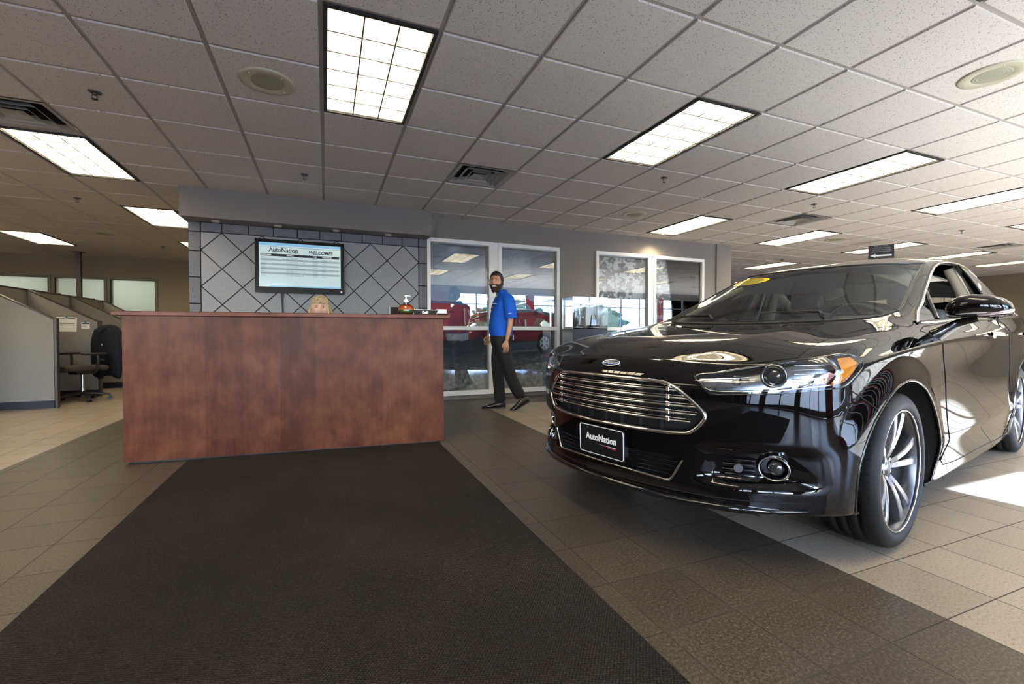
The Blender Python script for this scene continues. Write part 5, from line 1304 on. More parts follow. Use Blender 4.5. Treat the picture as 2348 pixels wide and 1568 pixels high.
def build_cubicles():
    G1 = 'fabric side panels with sloping tops'; G2 = 'straight cubicle spine panels'
    sx = -4.05; ys = [3.95, 5.17, 6.39, 7.61]
    lb = ['nearest grey fabric cubicle side panel with sloping top at the left edge', 'second sloping cubicle panel, with papers pinned on it', 'third sloping cubicle panel seen above the second', 'fourth sloping cubicle panel against the frosted windows']
    for k, y in enumerate(ys): panel('cubicle_partition', (sx + .04, y), (-3.215, y), 1.585, 1.135, .06, lb[k], G1)
    for k in range(3): panel('cubicle_partition', (sx, ys[k] + .035), (sx, ys[k + 1] - .035), 1.585, 1.585, .06, ('tan fabric spine panel at the left edge behind the nearest side panel', 'tan fabric spine panel above the papers', 'tan fabric spine panel in front of the frosted windows')[k], G2, posts=(False, False))
    panel('cubicle_partition', (sx, 2.72), (sx, ys[0] - .035), 1.585, 1.585, .06, 'fabric spine panel running out of the picture on the left', G2, posts=(False, False))
    # back to back cubicles beyond the spine
    for k, y in enumerate((6.3, 7.52)): panel('cubicle_partition', (-5.35, y), (-4.16, y), 1.80, 1.62, .06, ('taller far cubicle panel rising at the left behind the spine', 'taller far cubicle panel below the frosted panes')[k], G1)
    panel('cubicle_partition', (-5.4, 6.34), (-5.4, 7.48), 1.8, 1.8, .06, 'far tall spine panel under the leftmost frosted pane', G2, posts=(False, False))
    # work surface in the first bay
    d = empty('work_surface', (-3.99, 4.05, 0), 0, 'dark desk surface inside the nearest cubicle', 'desk'); MB().bbox((0, .0, .70), (.35, 1.02, .73), .004).build('top', M_cherryedge, d); MB().box((.02, .05, 0), (.05, .97, .70)).build('support', M_kick, d)
    # papers pinned on the second panel
    Y = 5.17 - .032
    def paper(name, x0, x1, z0, z1, tilt, label, lines, dy=0.0, tack=True):
        cx, cz = (x0 + x1) / 2, (z0 + z1) / 2; r = empty(name, (cx, Y - .003 - dy, cz), 0, label, 'paper', 'papers pinned on the cubicle panel'); w, h = (x1 - x0) / 2, (z1 - z0) / 2; Mx = Ry(radians(tilt))
        f = MB(); f.box((-w, -.0008, -h), (w, .0, h), 0, Mx); f.build('sheet', M_card, r)
        f = MB()
        for (u0, v0, u1, v1) in lines: f.box((u0 * w, -.0016, v0 * h), (u1 * w, -.001, v1 * h), 0, Mx)
        if lines: f.build('print', M_ink, r)
        if tack: MB().box((-.012, -.004, h - .02), (.012, -.0018, h + .012)).build('tape', mat('teal_tape', (.02, .25, .26), rough=.5), r)
    paper('pinned_paper', -3.695, -3.455, 1.045, 1.205, 2, 'larger printed sheet taped on the second cubicle panel', [(-.85, .70, -.2, .82), (.1, .68, .85, .80), (-.85, -.25, .8, -.16), (-.85, -.52, .8, -.45)])
    paper('pinned_paper', -3.66, -3.46, .985, 1.10, 1, 'blank sheet showing from under the larger printed sheet', [], -.0015, False)
    paper('pinned_paper', -3.405, -3.305, 1.03, 1.125, -1, 'small printed sheet taped near the panel end above the draped chair', [(-.85, .45, .85, .75), (-.85, -.1, .2, 0), (-.85, -.4, .5, -.3)])
    p = MB(); p.box((-4.60, 8.05, 0), (-4.53, 8.12, CEIL + .01)); p.box((-4.64, 8.01, CEIL - .012), (-4.49, 8.16, CEIL)); tag(p.build('power_pole', M_cubtrim), 'thin dark power pole rising from the cubicles to the ceiling', 'pole')
M_uph = mat('chair_fabric', (.060, .042, .036), rough=.9)
M_cplast = mat('chair_plastic', (.018, .015, .014), rough=.4)
def build_chair(loc, rz, label, jacket=True, name='office_chair'):
    r = empty(name, loc, rz, label, 'chair')
    b = MB()
    for k in range(5):
        a = radians(90 + 72 * k + 20); b.tube([(.03 * cos(a), .03 * sin(a), .11), (.15 * cos(a), .15 * sin(a), .095), (.29 * cos(a), .29 * sin(a), .075)], [.028, .022, .016], 8, flat=.7)
    b.cyl((0, 0, .06), (0, 0, .14), .035, .03, 16); b.build('base', M_cplast, r)
    for k in range(5):
        a = radians(90 + 72 * k + 20); c = MB(); x, y = .29 * cos(a), .29 * sin(a); t = Vector((-sin(a), cos(a), 0))
        for s in (-1, 1): q = Vector((x, y, .027)); c.cyl(q + t * s * .006, q + t * s * .024, .027, n=18)
        c.cyl((x, y, .03), (x, y, .08), .008, n=8); c.build('caster', M_cplast, r)
    MB().cyl((0, 0, .12), (0, 0, .40), .026, .022, 16).build('gas_lift', M_steel, r)
    s = MB(); rings = []
    for t, w, z in ((-1, .10, .455), (-.93, .19, .462), (-.6, .235, .468), (0, .25, .466), (.6, .245, .47), (.93, .20, .460), (1, .12, .448)):
        ring = []
        for k in range(16): a = 2 * pi * k / 16; ring.append(Vector((t * .245, w * (abs(cos(a)) ** .6) * (1 if cos(a) > 0 else -1), z + .042 * (abs(sin(a)) ** .7) * (1 if sin(a) > 0 else -1))))
        rings.append(ring)
    s.ring(rings, True, True); s.build('seat', M_uph, r, subsurf=1)
    MB().bbox((-.12, -.10, .38), (.12, .10, .43), .01).build('mechanism', M_cplast, r)
    bk = MB(); rings = []
    for z, w in ((.56, .10), (.58, .17), (.68, .215), (.82, .225), (.95, .20), (1.03, .14), (1.05, .06)):
        ring = []
        for k in range(16): a = 2 * pi * k / 16; cy = w * (abs(cos(a)) ** .7) * (1 if cos(a) > 0 else -1); ring.append(Vector((.27 + (z - .56) * .10 - .25 * cy * cy * 2 * .5 + .032 * sin(a), cy, z)))
        rings.append(ring)
    bk.ring(rings, True, True); bk.build('backrest', M_uph, r, subsurf=1)
    MB().tube([(.10, 0, .41), (.26, 0, .41), (.32, 0, .50), (.33, 0, .66)], [.03, .028, .024, .02], 8, flat=.5).build('back_support', M_cplast, r)
    for sg in (-1, 1):
        a = MB(); a.tube([(.02, .22 * sg, .43), (.02, .275 * sg, .45), (.03, .285 * sg, .60), (.02, .285 * sg, .66)], .016, 8, flat=1.4); a.bbox((-.16, .245 * sg if sg > 0 else -.325, .655), (.12, .325 if sg > 0 else -.245, .685), .012, seg=3); a.build('armrest', M_cplast, r)
    return r
def build_jacket(loc, rz):
    j = MB(); rows = []; n = 48
    W = ((0, .30, .285, .085), (.25, .50, .30, .095), (.5, .72, .305, .10), (.68, .86, .295, .10), (.82, .97, .262, .09), (.92, 1.04, .20, .075), (.98, 1.085, .11, .045), (1, 1.092, .03, .015))
    for t_, z, w, d in W:
        row = []
        for k in range(n):
            a = 2 * pi * k / n; c, s = cos(a), sin(a); front = max(0, -c)
            zz = z + (1 - t_) ** 1.2 * .36 * front ** .5 + .02 * sin(a * 5) * (1 - t_)
            fo = 1 + .09 * sin(a * 7 + 1) * (1 - t_ * .8) + .04 * sin(a * 13 + z * 6)
            y = w * s * (abs(s) ** -.15 if abs(s) > .05 else 1) ; x = .315 + d * c * fo + (z - .6) * .06 - .30 * y * y * (.4 + .6 * t_)
            row.append(Vector((x, y, zz)))
        rows.append(row)
    j.ring(rows, True, True)
    r = empty('jacket', loc, rz, 'black jacket draped over the back of the office chair', 'jacket')
    o = j.build('shell', M_jacket, r, subsurf=1)
    # sleeves hanging at the sides
    for sg in (-1, 1):
        MB().tube([(.30, .21 * sg, 1.0), (.34, .27 * sg, .90), (.37, .295 * sg, .72), (.36, .29 * sg, .50), (.38, .27 * sg, .27)], [.05, .060, .058, .054, .048], 12, flat=.7).build('sleeve', M_jacket, r)
    MB().tube([(.30, -.12, 1.055), (.255, -.05, 1.03), (.235, .03, .96), (.235, .06, .86)], .022, 8).build('collar', M_jacket, r)
    text('jacket_print', 'a', .05, frame((.205, -.06, .80), (0, -1, 0), (0, 0, 1)), M_white, r)
M_jacket = mat('jacket_black', (.012, .012, .017), rough=.85, spec=.2)
# ------------------------------------------------------------------ people
M_skin = mat('skin', (.50, .26, .17), rough=.5); M_skin.node_tree.nodes['Principled BSDF'].inputs['Subsurface Weight'].default_value = .08
M_skin2 = mat('skin_fair', (.70, .43, .33), rough=.5)
M_lip = mat('lip', (.36, .12, .10), rough=.45); M_teeth = mat('teeth', (.85, .82, .76), rough=.25)
M_eye = mat('eye_white', (.75, .73, .70), rough=.2); M_iris = mat('iris', (.03, .022, .018), rough=.15)
M_hair = m_speck('hair_dark', (.010, .006, .005), (.035, .020, .014), 160, .55, .6)
M_beard = m_speck('beard_dark', (.016, .008, .006), (.05, .026, .018), 220, .7, .7)
M_blond = mat('hair_blond', (.5, .34, .16), rough=.45); _nb = NT(M_blond); _fb = _nb.noise(_nb.mapping(_nb.coord(), (55, 55, 5)), 3.0, 3, .6); _nb.base(_nb.ramp(_fb, [(.36, (.27, .185, .095)), (.5, (.48, .355, .20)), (.64, (.70, .57, .38))])); _nb.bump(_fb, .5, .01)
M_shirt = m_speck('shirt_blue', (.0, .085, .52), (.0, .10, .60), 500, .75, .15)
M_trous = m_speck('trouser_black', (.008, .007, .008), (.014, .013, .014), 400, .8, .15)
M_shoe = mat('shoe_leather', (.016, .010, .008), rough=.28, coat=.3)
M_blouse = mat('blouse_dark', (.03, .03, .05), rough=.8)

def skin_mesh(name, nodes, edges, m, parent, levels=2, root=0):
    """continuous figure grown on a joint skeleton; nodes: (x,y,z,rx,ry)"""
    me = bpy.data.meshes.new(name + '_s'); me.from_pydata([n[:3] for n in nodes], edges, [])
    o = bpy.data.objects.new(name + '_s', me); COL.objects.link(o)
    md = o.modifiers.new('k', 'SKIN'); md.use_smooth_shade = True; md.branch_smoothing = .3
    sv = me.skin_vertices[0].data if me.skin_vertices else None
    if sv is None:
        bm = bmesh.new(); bm.from_mesh(me); bm.verts.layers.skin.verify(); bm.to_mesh(me); bm.free(); sv = me.skin_vertices[0].data
    for k, n in enumerate(nodes): sv[k].radius = (n[3], n[4] if len(n) > 4 else n[3]); sv[k].use_root = (k == root)
    sb = o.modifiers.new('s', 'SUBSURF'); sb.levels = levels; sb.render_levels = levels
    dg = bpy.context.evaluated_depsgraph_get(); dg.update()
    me2 = bpy.data.meshes.new_from_object(o.evaluated_get(dg), preserve_all_data_layers=False, depsgraph=dg); me2.name = name
    bpy.data.objects.remove(o); bpy.data.meshes.remove(me)
    me2.materials.clear(); me2.materials.append(m)
    for p in me2.polygons: p.use_smooth = True; p.material_index = 0
    return link(me2, name, parent)

def gauss(x, s): return exp(-x * x / (2 * s * s))
def head_r(th, ph, beard=0.0, smile=0.0, female=False):
    """head surface: th azimuth from the face direction (+x), ph elevation; returns xyz, head height about .23"""
    ca, sa, sp = cos(th), sin(th), sin(ph); cp = max(0.0, cos(ph)); cp = cp ** .80 if ph > 0 else cp
    x, y, z = cp * ca, cp * sa, sp
    # skull ellipsoid, narrower jaw
    X = .098 * x if x > 0 else .100 * x; Y = .076 * y; Z = .118 * z
    if z < 0:
        k = 1 - .30 * (-z) ** 1.5; Y *= k; X = X * (1 - .06 * (-z)) + (.012 * (-z) if x > 0 else .030 * (-z))
    if x > 0:
        yy, zz = Y, Z
        f = x ** 1.5
        X += f * .023 * gauss(yy, .011) * gauss(zz + .018, .020)      # nose
        X += f * .010 * gauss(yy, .007) * gauss(zz - .008, .022)                        # bridge
        X += f * .006 * gauss(zz - .030, .009) * gauss(abs(yy) - .028, .020)             # brow
        X -= f * .010 * gauss(abs(yy) - .030, .013) * gauss(zz - .014, .010)             # sockets
        X += f * .007 * gauss(abs(yy) - .040, .016) * gauss(zz + .020, .016)             # cheeks
        X += f * .008 * gauss(yy, .020) * gauss(zz + .060, .008)                         # lips
        X -= f * .004 * gauss(yy, .026) * gauss(zz + .074, .006)
        X += f * .011 * gauss(yy, .022) * gauss(zz + .096, .014)                         # chin
        X += f * -.004 * gauss(abs(yy) - .015, .005) * gauss(zz + .033, .006)
    return Vector((X, Y, Z))
def make_head(parent, M, m_skin, female=False, beard=False, hair='short'):
    """face direction +x, up z, origin at head centre; M places it"""
    nu, nv = 72, 48; mb = MB(); rings = []
    for j in range(nv + 1):
        ph = -pi / 2 + pi * j / nv; rings.append([M @ head_r(2 * pi * i / nu, ph) for i in range(nu)])
    mb.ring(rings, True, False)
    # ears
    for s in (-1, 1):
        er = []
        for t, r in ((0, .004), (.4, .013), (.7, .016), (1, .004)):
            er.append([M @ Vector((-.012 + .6 * r * cos(a) - .008 * t, s * (.070 + .018 * t), -.006 + 1.5 * r * sin(a))) for a in [2 * pi * k / 12 for k in range(12)]])
        mb.ring(er, True, True)
    h = mb.build('head', m_skin, parent, merge=.0003)
    P = lambda y, z, d=0.0: surf(y, z) + Vector((d, 0, 0))
    def surf(y, z):
        best = None
        ph = math.asin(max(-1, min(1, z / .118)))
        th = 0
        for k in range(60):
            q = head_r(th, ph)
            if abs(q.y - y) < .0006: break
            th += (y - q.y) * 8
        return q
    for s in (-1, 1):
        e = MB(); c = P(s * .030, .013, -.006); e.sphere(c, (.0095, .0125, .0070), 16, 10, M=M); e.build('eye', M_eye, h)
        e = MB(); c2 = P(s * .030, .0125, .0016); e.sphere(c2, (.0025, .0052, .0050), 12, 8, M=M); e.build('iris', M_iris, h)
        b = MB(); b.tube([M @ P(s * yy, zz, .001) for yy, zz in ((.012, .0285), (.026, .033), (.044, .0275))], [.0022, .0032, .0018], 6); b.build('eyebrow', M_blondbrow if female else M_hair, h)
        b = MB(); b.tube([M @ P(s * yy, zz, .002) for yy, zz in ((.018, .0155), (.030, .0215), (.043, .0150))], [.0014, .0020, .0014], 6); b.build('eyelid', m_skin if not female else M_blondbrow, h)
    b = MB(); 
    if beard: # smiling open mouth
        b.add([M @ P(y, z, .0075 - abs(y) * .12) for y, z in ((-.026, -.050), (-.013, -.0535), (0, -.0545), (.013, -.0535), (.026, -.050), (.016, -.064), (0, -.068), (-.016, -.064))], [range(8)]); b.build('teeth', M_teeth, h)
        b = MB(); b.tube([M @ P(y, z, .0045) for y, z in ((-.028, -.048), (-.013, -.0525), (0, -.0535), (.013, -.0525), (.028, -.048), (.017, -.066), (0, -.071), (-.017, -.066))], .0026, 6, closed=True); b.build('lips', M_lip, h)
    else:
        b.tube([M @ P(y, z, .001) for y, z in ((-.022, -.060), (-.01, -.0575), (0, -.059), (.01, -.0575), (.022, -.060))], [.001, .003, .003, .003, .001], 8); b.tube([M @ P(y, z, .001) for y, z in ((-.020, -.0615), (0, -.066), (.020, -.0615))], [.001, .0035, .001], 8); b.build('lips', M_lip, h)
    if beard:
        mb = MB(); rings = []
        for j in range(26):
            z = -.112 + .108 * j / 25; ring = []
            for i in range(41):
                t = -1.62 + 3.24 * i / 40; q = head_r(t, math.asin(max(-1, min(1, z / .118))))
                side = min(1, max(0, (abs(t) - .92) / .5)); topz = -.036 + .036 * side
                inside = abs(q.y) < .031 and -.073 < z < -.043
                k = .0 if (z > topz) else 1.0
                if inside: k = 0
                if z > -.046 and abs(q.y) < .030: k = .5 if z < -.038 else 0
                off = -.004 + k * (.015 + .003 * sin(i * 3.7) * sin(j * 2.9)); n = Vector((q.x, q.y, q.z * .5)).normalized()
                if z < -.09: off += .010 * k
                ring.append(M @ (q + n * off))
            rings.append(ring)
        mb.ring(rings, False, False); mb.build('beard', M_beard, h)
    # hair shell
    mb = MB(); rings = []
    if hair == 'short':
        for j in range(29):
            ph = -.62 + (pi / 2 + .62) * j / 28; ring = []
            for i in range(72):
                t = 2 * pi * i / 72; ta = abs((t + pi) % (2 * pi) - pi); q = head_r(t, ph)
                front = max(0, cos(ta)); line = .070 if ta < .95 else (.070 - (ta - .95) * .30 if ta < 1.22 else (-.045 if ta < 1.48 else (.02 if ta < 1.75 else -.07)))
                k = 1 if q.z > line else 0
                off = (-.006 if not k else .006 + .011 * max(0, sin(ph)) + .010 * front * max(0, sin(ph)) + .0025 * sin(i * 1.9 + j) + .002 * sin(j * 2.3))
                n = Vector((q.x, q.y, q.z)).normalized(); ring.append(M @ (q + n * off))
            rings.append(ring)
        mb.ring(rings, True, True); mb.build('hair', M_hair, parent)
    else: # bob with a side fringe: cap, open curtain, swept strands
        for j in range(25):
            ring = []; ph = pi / 2 - (pi / 2 + .10) * j / 24
            for i in range(84):
                t = 2 * pi * i / 84; ta = (t + pi) % (2 * pi) - pi; q = head_r(t, ph); n = q.normalized()
                line = (.050 if ta > -.2 else .062) if abs(ta) < .80 else .050 - (abs(ta) - .80) * .50
                off = .013 + .006 * sin(max(0, ph)) + .0022 * sin(i * 1.5)
                if q.z < line and abs(ta) < 1.15: off = -.010
                ring.append(M @ (q + n * off))
            rings.append(ring)
        mb.ring(rings, True, True)
        out = []; inn = []
        for j in range(14):
            v = j / 13; ro = []; ri = []
            for i in range(61):
                t = .98 + (2 * pi - 1.96) * i / 60; e_ = min(i, 60 - i) / 6; q = head_r(t, 0.08); n = Vector((q.x, q.y, 0)).normalized(); zz = .035 - .150 * v + .02 * (1 - min(1, e_)) * v
                bulge = .012 + .022 * sin(pi * min(1, v * .85)) - .006 * v + .0025 * sin(i * 1.7)
                p = Vector((q.x, q.y, zz)) + n * bulge * (.45 + .55 * min(1, e_)); ro.append(M @ p); ri.append(M @ (p - n * .014))
            out.append(ro); inn.append(ri)
        mb.ring(out, False, False); mb.ring(inn, False, False); mb.ring([out[-1], inn[-1]], False, False)
        for e in (0, -1): mb.ring([[r_[e] for r_ in out], [r_[e] for r_ in inn]], False, False)
        o = mb.build('hair', M_blond, parent)
        mb = MB()
        for k in range(16):
            f = k / 15; y1 = -.058 + .118 * f; y0 = .018 - .012 * f; pts = []
            for t in (0, .35, .7, 1):
                y = y0 + (y1 - y0) * t; z = .098 - (.052 + .018 * abs(f - .3)) * t ** 1.5
                q = surf(max(-.064, min(.064, y)), z); pts.append(M @ (q + q.normalized() * (.016 - .004 * t)))
            mb.tube(pts, [.007, .0085, .007, .002], 6)
        mb.build('fringe', M_blond, parent)
    return h
M_blondbrow = mat('brow_brown', (.26, .16, .10), rough=.7)
def hand(parent, M, m, curl=.5, side=1):
    """palm along -z from the wrist at the origin, back of hand +x; five separate fingers"""
    N = [(0, 0, .01, .024, .017), (0, 0, -.03, .030, .014), (0, 0, -.065, .036, .014), (0, 0, -.088, .034, .012)]; E = [(0, 1), (1, 2), (2, 3)]
    nodes = [((M @ Vector(n[:3])), n[3], n[4]) for n in N]
    sk = [(*p, a, b) for p, a, b in nodes]; o = skin_mesh('hand', sk, E, m, parent, 2, 0)
    for k, (y, L) in enumerate(((-.028, .070), (-.010, .080), (.009, .075), (.027, .060))):
        y *= side; pts = [(0, y * .9, -.070), (-.002, y, -.092)]; a = 0; p = Vector((-.002, y, -.092))
        for s in (.45, .32, .23): a += curl * .75; p = p + Vector((-sin(a) * L * s, 0, -cos(a) * L * s)); pts.append(tuple(p))
        rs = (.0085, .0088, .0082, .0075, .0062)
        q = [(*(M @ Vector(pt)), r, r) for pt, r in zip(pts, rs)]; skin_mesh('finger', q, [(i, i + 1) for i in range(4)], m, o, 2, 0)
    pts = [(0, -.020 * side, -.025), (-.012, -.036 * side, -.048), (-.020, -.042 * side, -.072), (-.024, -.040 * side, -.092)]
    q = [(*(M @ Vector(pt)), r, r) for pt, r in zip(pts, (.012, .0115, .0095, .0075))]; skin_mesh('thumb', q, [(i, i + 1) for i in range(3)], m, o, 2, 0)
    return o
def shoe(parent, M, name='shoe'):
    """toe along +x, ankle at origin, sole at z=-.085"""
    mb = MB(); rings = []
    for x, w, h, z in ((-.075, .020, .030, -.045), (-.070, .032, .045, -.042), (-.04, .037, .050, -.038), (0, .038, .050, -.038), (.05, .040, .040, -.048), (.10, .046, .030, -.058), (.15, .045, .023, -.064), (.195, .034, .017, -.069), (.222, .020, .012, -.072), (.232, .006, .006, -.074)):
        rings.append([M @ Vector((x, w * (abs(cos(a)) ** .75) * (1 if cos(a) > 0 else -1), z + h * sin(a) * (1 if sin(a) > 0 else .72))) for a in [2 * pi * k / 18 for k in range(18)]])
    mb.ring(rings, True, True); o = mb.build(name, M_shoe, parent)
    s = MB(); P = [(-.078, .022), (-.05, .036), (0, .036), (.06, .041), (.11, .048), (.16, .046), (.20, .034), (.234, .008)]
    poly = P + [(x, -y) for x, y in P[::-1]]; s.prism([(x, y) for x, y in poly], -.087, -.079, 'Z', M=M); s.box((-.076, -.032, -.087), (-.018, .032, -.070), 0, M); s.build('sole', M_black, o); return o
def build_man():
    X, Y = 2.10, 1.66; r = empty('person', (X, Y, 0), radians(-16), 'bearded person in blue polo shirt and black trousers walking past the glass, smiling', 'person')
    # walks toward -x; his left side faces the camera (-y)
    sh, hp = 1.385, .93
    N = [(-.03, 0, hp, .115, .14), (-.035, 0, 1.07, .115, .145), (-.02, 0, 1.22, .115, .165), (.005, 0, 1.34, .095, .160), (-.015, 0, 1.435, .052, .055), (-.045, 0, 1.50, .050, .050),
         (.03, -.185, 1.375, .052), (.045, -.215, 1.225, .046), (.055, -.225, 1.10, .042), (.030, -.225, .98, .037), (.005, -.215, .865, .027),
         (.02, .185, 1.375, .052), (-.03, .225, 1.22, .046), (-.07, .235, 1.09, .041), (-.13, .215, 1.0, .036), (-.19, .19, .93, .027),
         (-.045, -.085, .87, .085), (.03, -.085, .50, .058), (.065, -.085, .44, .055), (.20, -.085, .13, .040),
         (-.055, .085, .87, .085), (-.085, .085, .50, .058), (-.075, .085, .44, .055), (-.045, .085, .10, .040)]
    N = [(n[0], n[1], n[2], n[3] * .9, (n[4] if len(n) > 4 else n[3]) * .9) for n in N]
    E = [(0, 1), (1, 2), (2, 3), (3, 4), (4, 5), (3, 6), (6, 7), (7, 8), (8, 9), (9, 10), (3, 11), (11, 12), (12, 13), (13, 14), (14, 15), (0, 16), (16, 17), (17, 18), (18, 19), (0, 20), (20, 21), (21, 22), (22, 23)]
    skin_mesh('body', N, E, M_skin, r, 2, 0)
    Mh = T(-.100, -.01, 1.588) @ Rz(radians(180 + 66)) @ Ry(radians(-7)) @ Matrix.Diagonal((1.04, 1.04, 1.02, 1))
    make_head(r, Mh, M_skin, beard=True)
    # shirt: torso loft plus sleeves, collar, placket
    mb = MB(); rings = []
    for z, cx, dx, dy in ((.925, -.045, .140, .178), (.95, -.045, .146, .184), (1.02, -.05, .150, .186), (1.10, -.048, .148, .182), (1.20, -.035, .144, .190), (1.28, -.020, .138, .202), (1.345, -.008, .126, .208), (1.39, .000, .110, .192), (1.425, -.002, .088, .140), (1.450, -.010, .070, .090), (1.470, -.018, .064, .070)):
        ring = []
        for k in range(40):
            a = 2 * pi * k / 40; w = .004 * sin(k * 2.1 + z * 31) * (1 if z < 1.3 else .3)
            ring.append(Vector((cx + (dx + w) * (abs(cos(a)) ** .85) * (1 if cos(a) > 0 else -1), (dy + w) * (abs(sin(a)) ** .85) * (1 if sin(a) > 0 else -1), z)))
        rings.append(ring)
    mb.ring(rings, True, False); sh_ = mb.build('polo_shirt', M_shirt, r, subsurf=1)
    MB().tube([(.01, -.125, 1.395), (.028, -.180, 1.365), (.042, -.212, 1.28), (.052, -.226, 1.20), (.056, -.230, 1.135)], [.066, .078, .080, .077, .076], 20, flat=.92, caps=False).build('sleeve', M_shirt, sh_)
    MB().tube([(.01, .125, 1.395), (.010, .180, 1.365), (-.015, .215, 1.28), (-.045, .232, 1.18), (-.062, .236, 1.12)], [.066, .076, .078, .072, .070], 20, flat=.92, caps=False).build('sleeve', M_shirt, sh_)
    mb = MB(); rg = [[], [], [], []]
    for k in range(25):
        a = radians(200) + radians(320) * k / 24; c, s = cos(a), sin(a)
        for q, (rr, zz) in enumerate(((.060, 1.452), (.058, 1.500), (.066, 1.502), (.080, 1.455))): rg[q].append(Vector((-.026 + rr * c - .012 * (q in (1, 2)), rr * s * .96, zz - (.03 if c < -.4 else 0) * (abs(c) - .4) / .6)))
    mb.ring(rg, False, False); mb.build('collar', M_shirt, sh_)
    MB().sphere((-.080, 0, 1.428), (.030, .034, .040), 16, 10).build('open_neck', M_skin, sh_)
    MB().tube([(-.100, .0, 1.43), (-.140, -.008, 1.35), (-.165, -.01, 1.27)], .008, 6).build('placket', M_shirt, sh_)
    MB().tube([(-.140, -.040, 1.335), (-.156, -.042, 1.29), (-.166, -.036, 1.245)], [.006, .013, .010], 8).build('sunglasses', M_gblack, sh_)
    nm = frame((-.132, -.147, 1.322), (.72, -.69, 0), (.12, .12, 1)); text('chest_lettering', 'AutoNation', .015, nm, M_white, sh_)
    sw = MB(); sw.add([Vector((.040 + u, -.306, 1.192 + v)) for u, v in ((-.022, .008), (-.014, -.001), (-.004, -.003), (.026, .012), (-.004, .003), (-.012, .003))], [range(6)]); sw.build('sleeve_mark', M_white, sh_)
    # trousers
    mb = MB(); rg = []
    for z, cx, dx, dy in ((.955, -.045, .136, .170), (.90, -.042, .140, .176), (.84, -.040, .138, .178), (.78, -.036, .118, .168), (.74, -.034, .09, .14)):
        rg.append([Vector((cx + dx * cos(a), dy * sin(a), z)) for a in [2 * pi * k / 32 for k in range(32)]])
    mb.ring(rg, True, True); pel = mb.build('trouser_seat', M_trous, r, subsurf=1)
    Tn = [(-.045, 0, .86, .08, .09), (-.040, -.085, .80, .105), (.015, -.088, .60, .092), (.055, -.088, .45, .082), (.125, -.085, .29, .080), (.205, -.085, .145, .076), (-.055, .085, .80, .105), (-.082, .085, .60, .092), (-.078, .085, .44, .080), (-.062, .085, .25, .078), (-.050, .085, .055, .078)]
    Tn = [(n[0], n[1], n[2], n[3], n[4] if len(n) > 4 else n[3]) for n in Tn]
    tr = skin_mesh('trousers', Tn, [(0, 1), (1, 2), (2, 3), (3, 4), (4, 5), (0, 6), (6, 7), (7, 8), (8, 9), (9, 10)], M_trous, r, 2, 0)
    b = MB(); rg = []
    for z in (.915, .955): rg.append([Vector((-.045 + .142 * cos(a), .174 * sin(a), z)) for a in [2 * pi * k / 32 for k in range(32)]])
    b.ring(rg, True, False); bt = b.build('belt', M_black, tr); MB().bbox((-.196, -.03, .917), (-.184, .03, .953), .003).build('buckle', M_steel, bt)
    # phone or card in the back pocket
    MB().bbox((.098, -.10, .87), (.106, -.05, .935), .002, M=None).build('pocket_card', M_card, tr)
    # shoes: front foot flat, rear heel lifted
    shoe(r, T(-.055, .085, .087) @ Rz(pi)); shoe(r, T(.208, -.085, .145) @ Rz(pi + .10) @ Ry(radians(27)))
    hand(r, T(.002, -.215, .868) @ Rz(radians(-80)) @ Ry(radians(4)), M_skin, .45, 1)
    hand(r, T(-.192, .188, .935) @ Rz(radians(80)) @ Rx(radians(10)), M_skin, .8, -1)
def build_woman():
    X, Y = -.035, 1.28; r = empty('person', (X, Y, 0), 0, 'blond person seated behind the reception desk, only hair, eyes and nose showing above the counter', 'person')
    N = [(0, .05, .56, .13, .15), (0, .04, .75, .12, .14), (0, .02, .92, .11, .16), (0, .01, 1.02, .07, .12), (0, 0, 1.09, .045, .045),
         (-.17, .02, .99, .048, .048), (-.24, -.05, .80, .040, .040), (-.15, -.28, .78, .028, .028), (.17, .02, .99, .048, .048), (.24, -.05, .80, .040, .040), (.15, -.28, .78, .028, .028),
         (-.09, -.05, .54, .085, .085), (-.10, -.42, .53, .06, .06), (-.10, -.44, .12, .04, .04), (.09, -.05, .54, .085, .085), (.10, -.42, .53, .06, .06), (.10, -.44, .12, .04, .04)]
    skin_mesh('body', N, [(0, 1), (1, 2), (2, 3), (3, 4), (3, 5), (5, 6), (6, 7), (3, 8), (8, 9), (9, 10), (0, 11), (11, 12), (12, 13), (0, 14), (14, 15), (15, 16)], M_blouse, r, 2, 0)
    Mh = T(0, -.02, 1.196) @ Rz(radians(-90 - 2)) @ Matrix.Diagonal((1.05, 1.07, 1.05, 1))
    make_head(r, Mh, M_skin2, female=True, hair='bob')
    MB().cyl((0, 0, 1.06), (0, -.01, 1.15), .046, .044, 16).build('neck', M_skin2, r)
    hand(r, T(-.15, -.30, .78) @ Rx(radians(-80)), M_skin2, .3, 1); hand(r, T(.15, -.30, .78) @ Rx(radians(-80)), M_skin2, .3, -1)
    for s in (-1, 1): shoe(r, T(.10 * s, -.46, .088) @ Rz(-pi / 2))
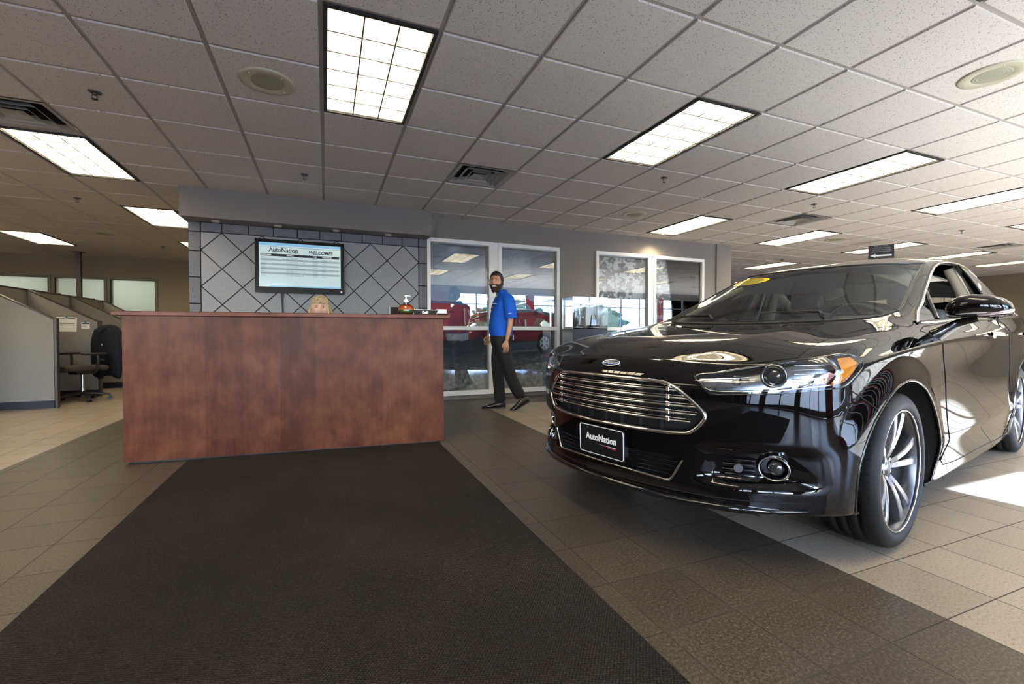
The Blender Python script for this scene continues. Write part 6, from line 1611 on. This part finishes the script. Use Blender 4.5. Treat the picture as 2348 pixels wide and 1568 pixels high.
# ------------------------------------------------------------------ light
w = bpy.data.worlds.new('world'); SC.world = w; w.use_nodes = True; nt = w.node_tree
bg = nt.nodes['Background']; sky = nt.nodes.new('ShaderNodeTexSky'); sky.sky_type = 'NISHITA'; sky.sun_disc = False
sky.sun_elevation = radians(30.5); sky.sun_rotation = radians(188); sky.altitude = 100; sky.air_density = 1.0; sky.dust_density = 1.2; sky.ozone_density = 1.5
tint = nt.nodes.new('ShaderNodeMix'); tint.data_type = 'RGBA'; tint.blend_type = 'MULTIPLY'; tint.inputs[0].default_value = 1; tint.inputs[7].default_value = (.70, .88, 1.22, 1); nt.links.new(sky.outputs[0], tint.inputs[6]); nt.links.new(tint.outputs[2], bg.inputs[0]); bg.inputs[1].default_value = 1.15
sl = bpy.data.lights.new('sun', 'SUN'); so = bpy.data.objects.new('sun', sl); COL.objects.link(so)
sl.energy = 62.0; sl.angle = radians(.6); sl.color = (.74, .92, 1.22)
_d = Vector((-.12, 1, -.563)).normalized(); so.rotation_euler = _d.to_track_quat('-Z', 'Y').to_euler()
# spotlight over the picture windows
sp = bpy.data.lights.new('spot', 'SPOT'); spo = bpy.data.objects.new('spot', sp); COL.objects.link(spo)
spo.location = (5.20, 2.40, 2.57); sp.energy = 14; sp.color = (1, .82, .5); sp.spot_size = radians(100); sp.spot_blend = .8; sp.shadow_soft_size = .03
spo.rotation_euler = Vector((0, .45, -1)).to_track_quat('-Z', 'Y').to_euler()
# lamps of the rooms behind the frosted panes
for x in (-7, -4.6):
    a = bpy.data.lights.new('back_room_lamp', 'AREA'); ao = bpy.data.objects.new('back_room_lamp', a); COL.objects.link(ao); a.shape = 'RECTANGLE'; a.size = 1.2; a.size_y = .6; a.energy = 13; a.color = (.93, 1, .98)
    ao.location = (x, 9.7, 2.65)
SC.view_settings.exposure = 0.0
build_shell(); place_ceiling_things(); picture_windows()
build_mat(); build_desk(); desk_items(); build_tv(); build_case(); build_cubicles()
build_chair((-3.20, 4.62, 0), radians(50), 'dark brown office chair with a black jacket on its back in the nearest cubicle'); build_jacket((-3.20, 4.62, 0), radians(50))
build_man(); build_woman()
build_chair((-.035, 1.36, 0), radians(90), 'office chair under the seated person behind the reception desk')
build_car()
SC.view_settings.exposure = 1.3
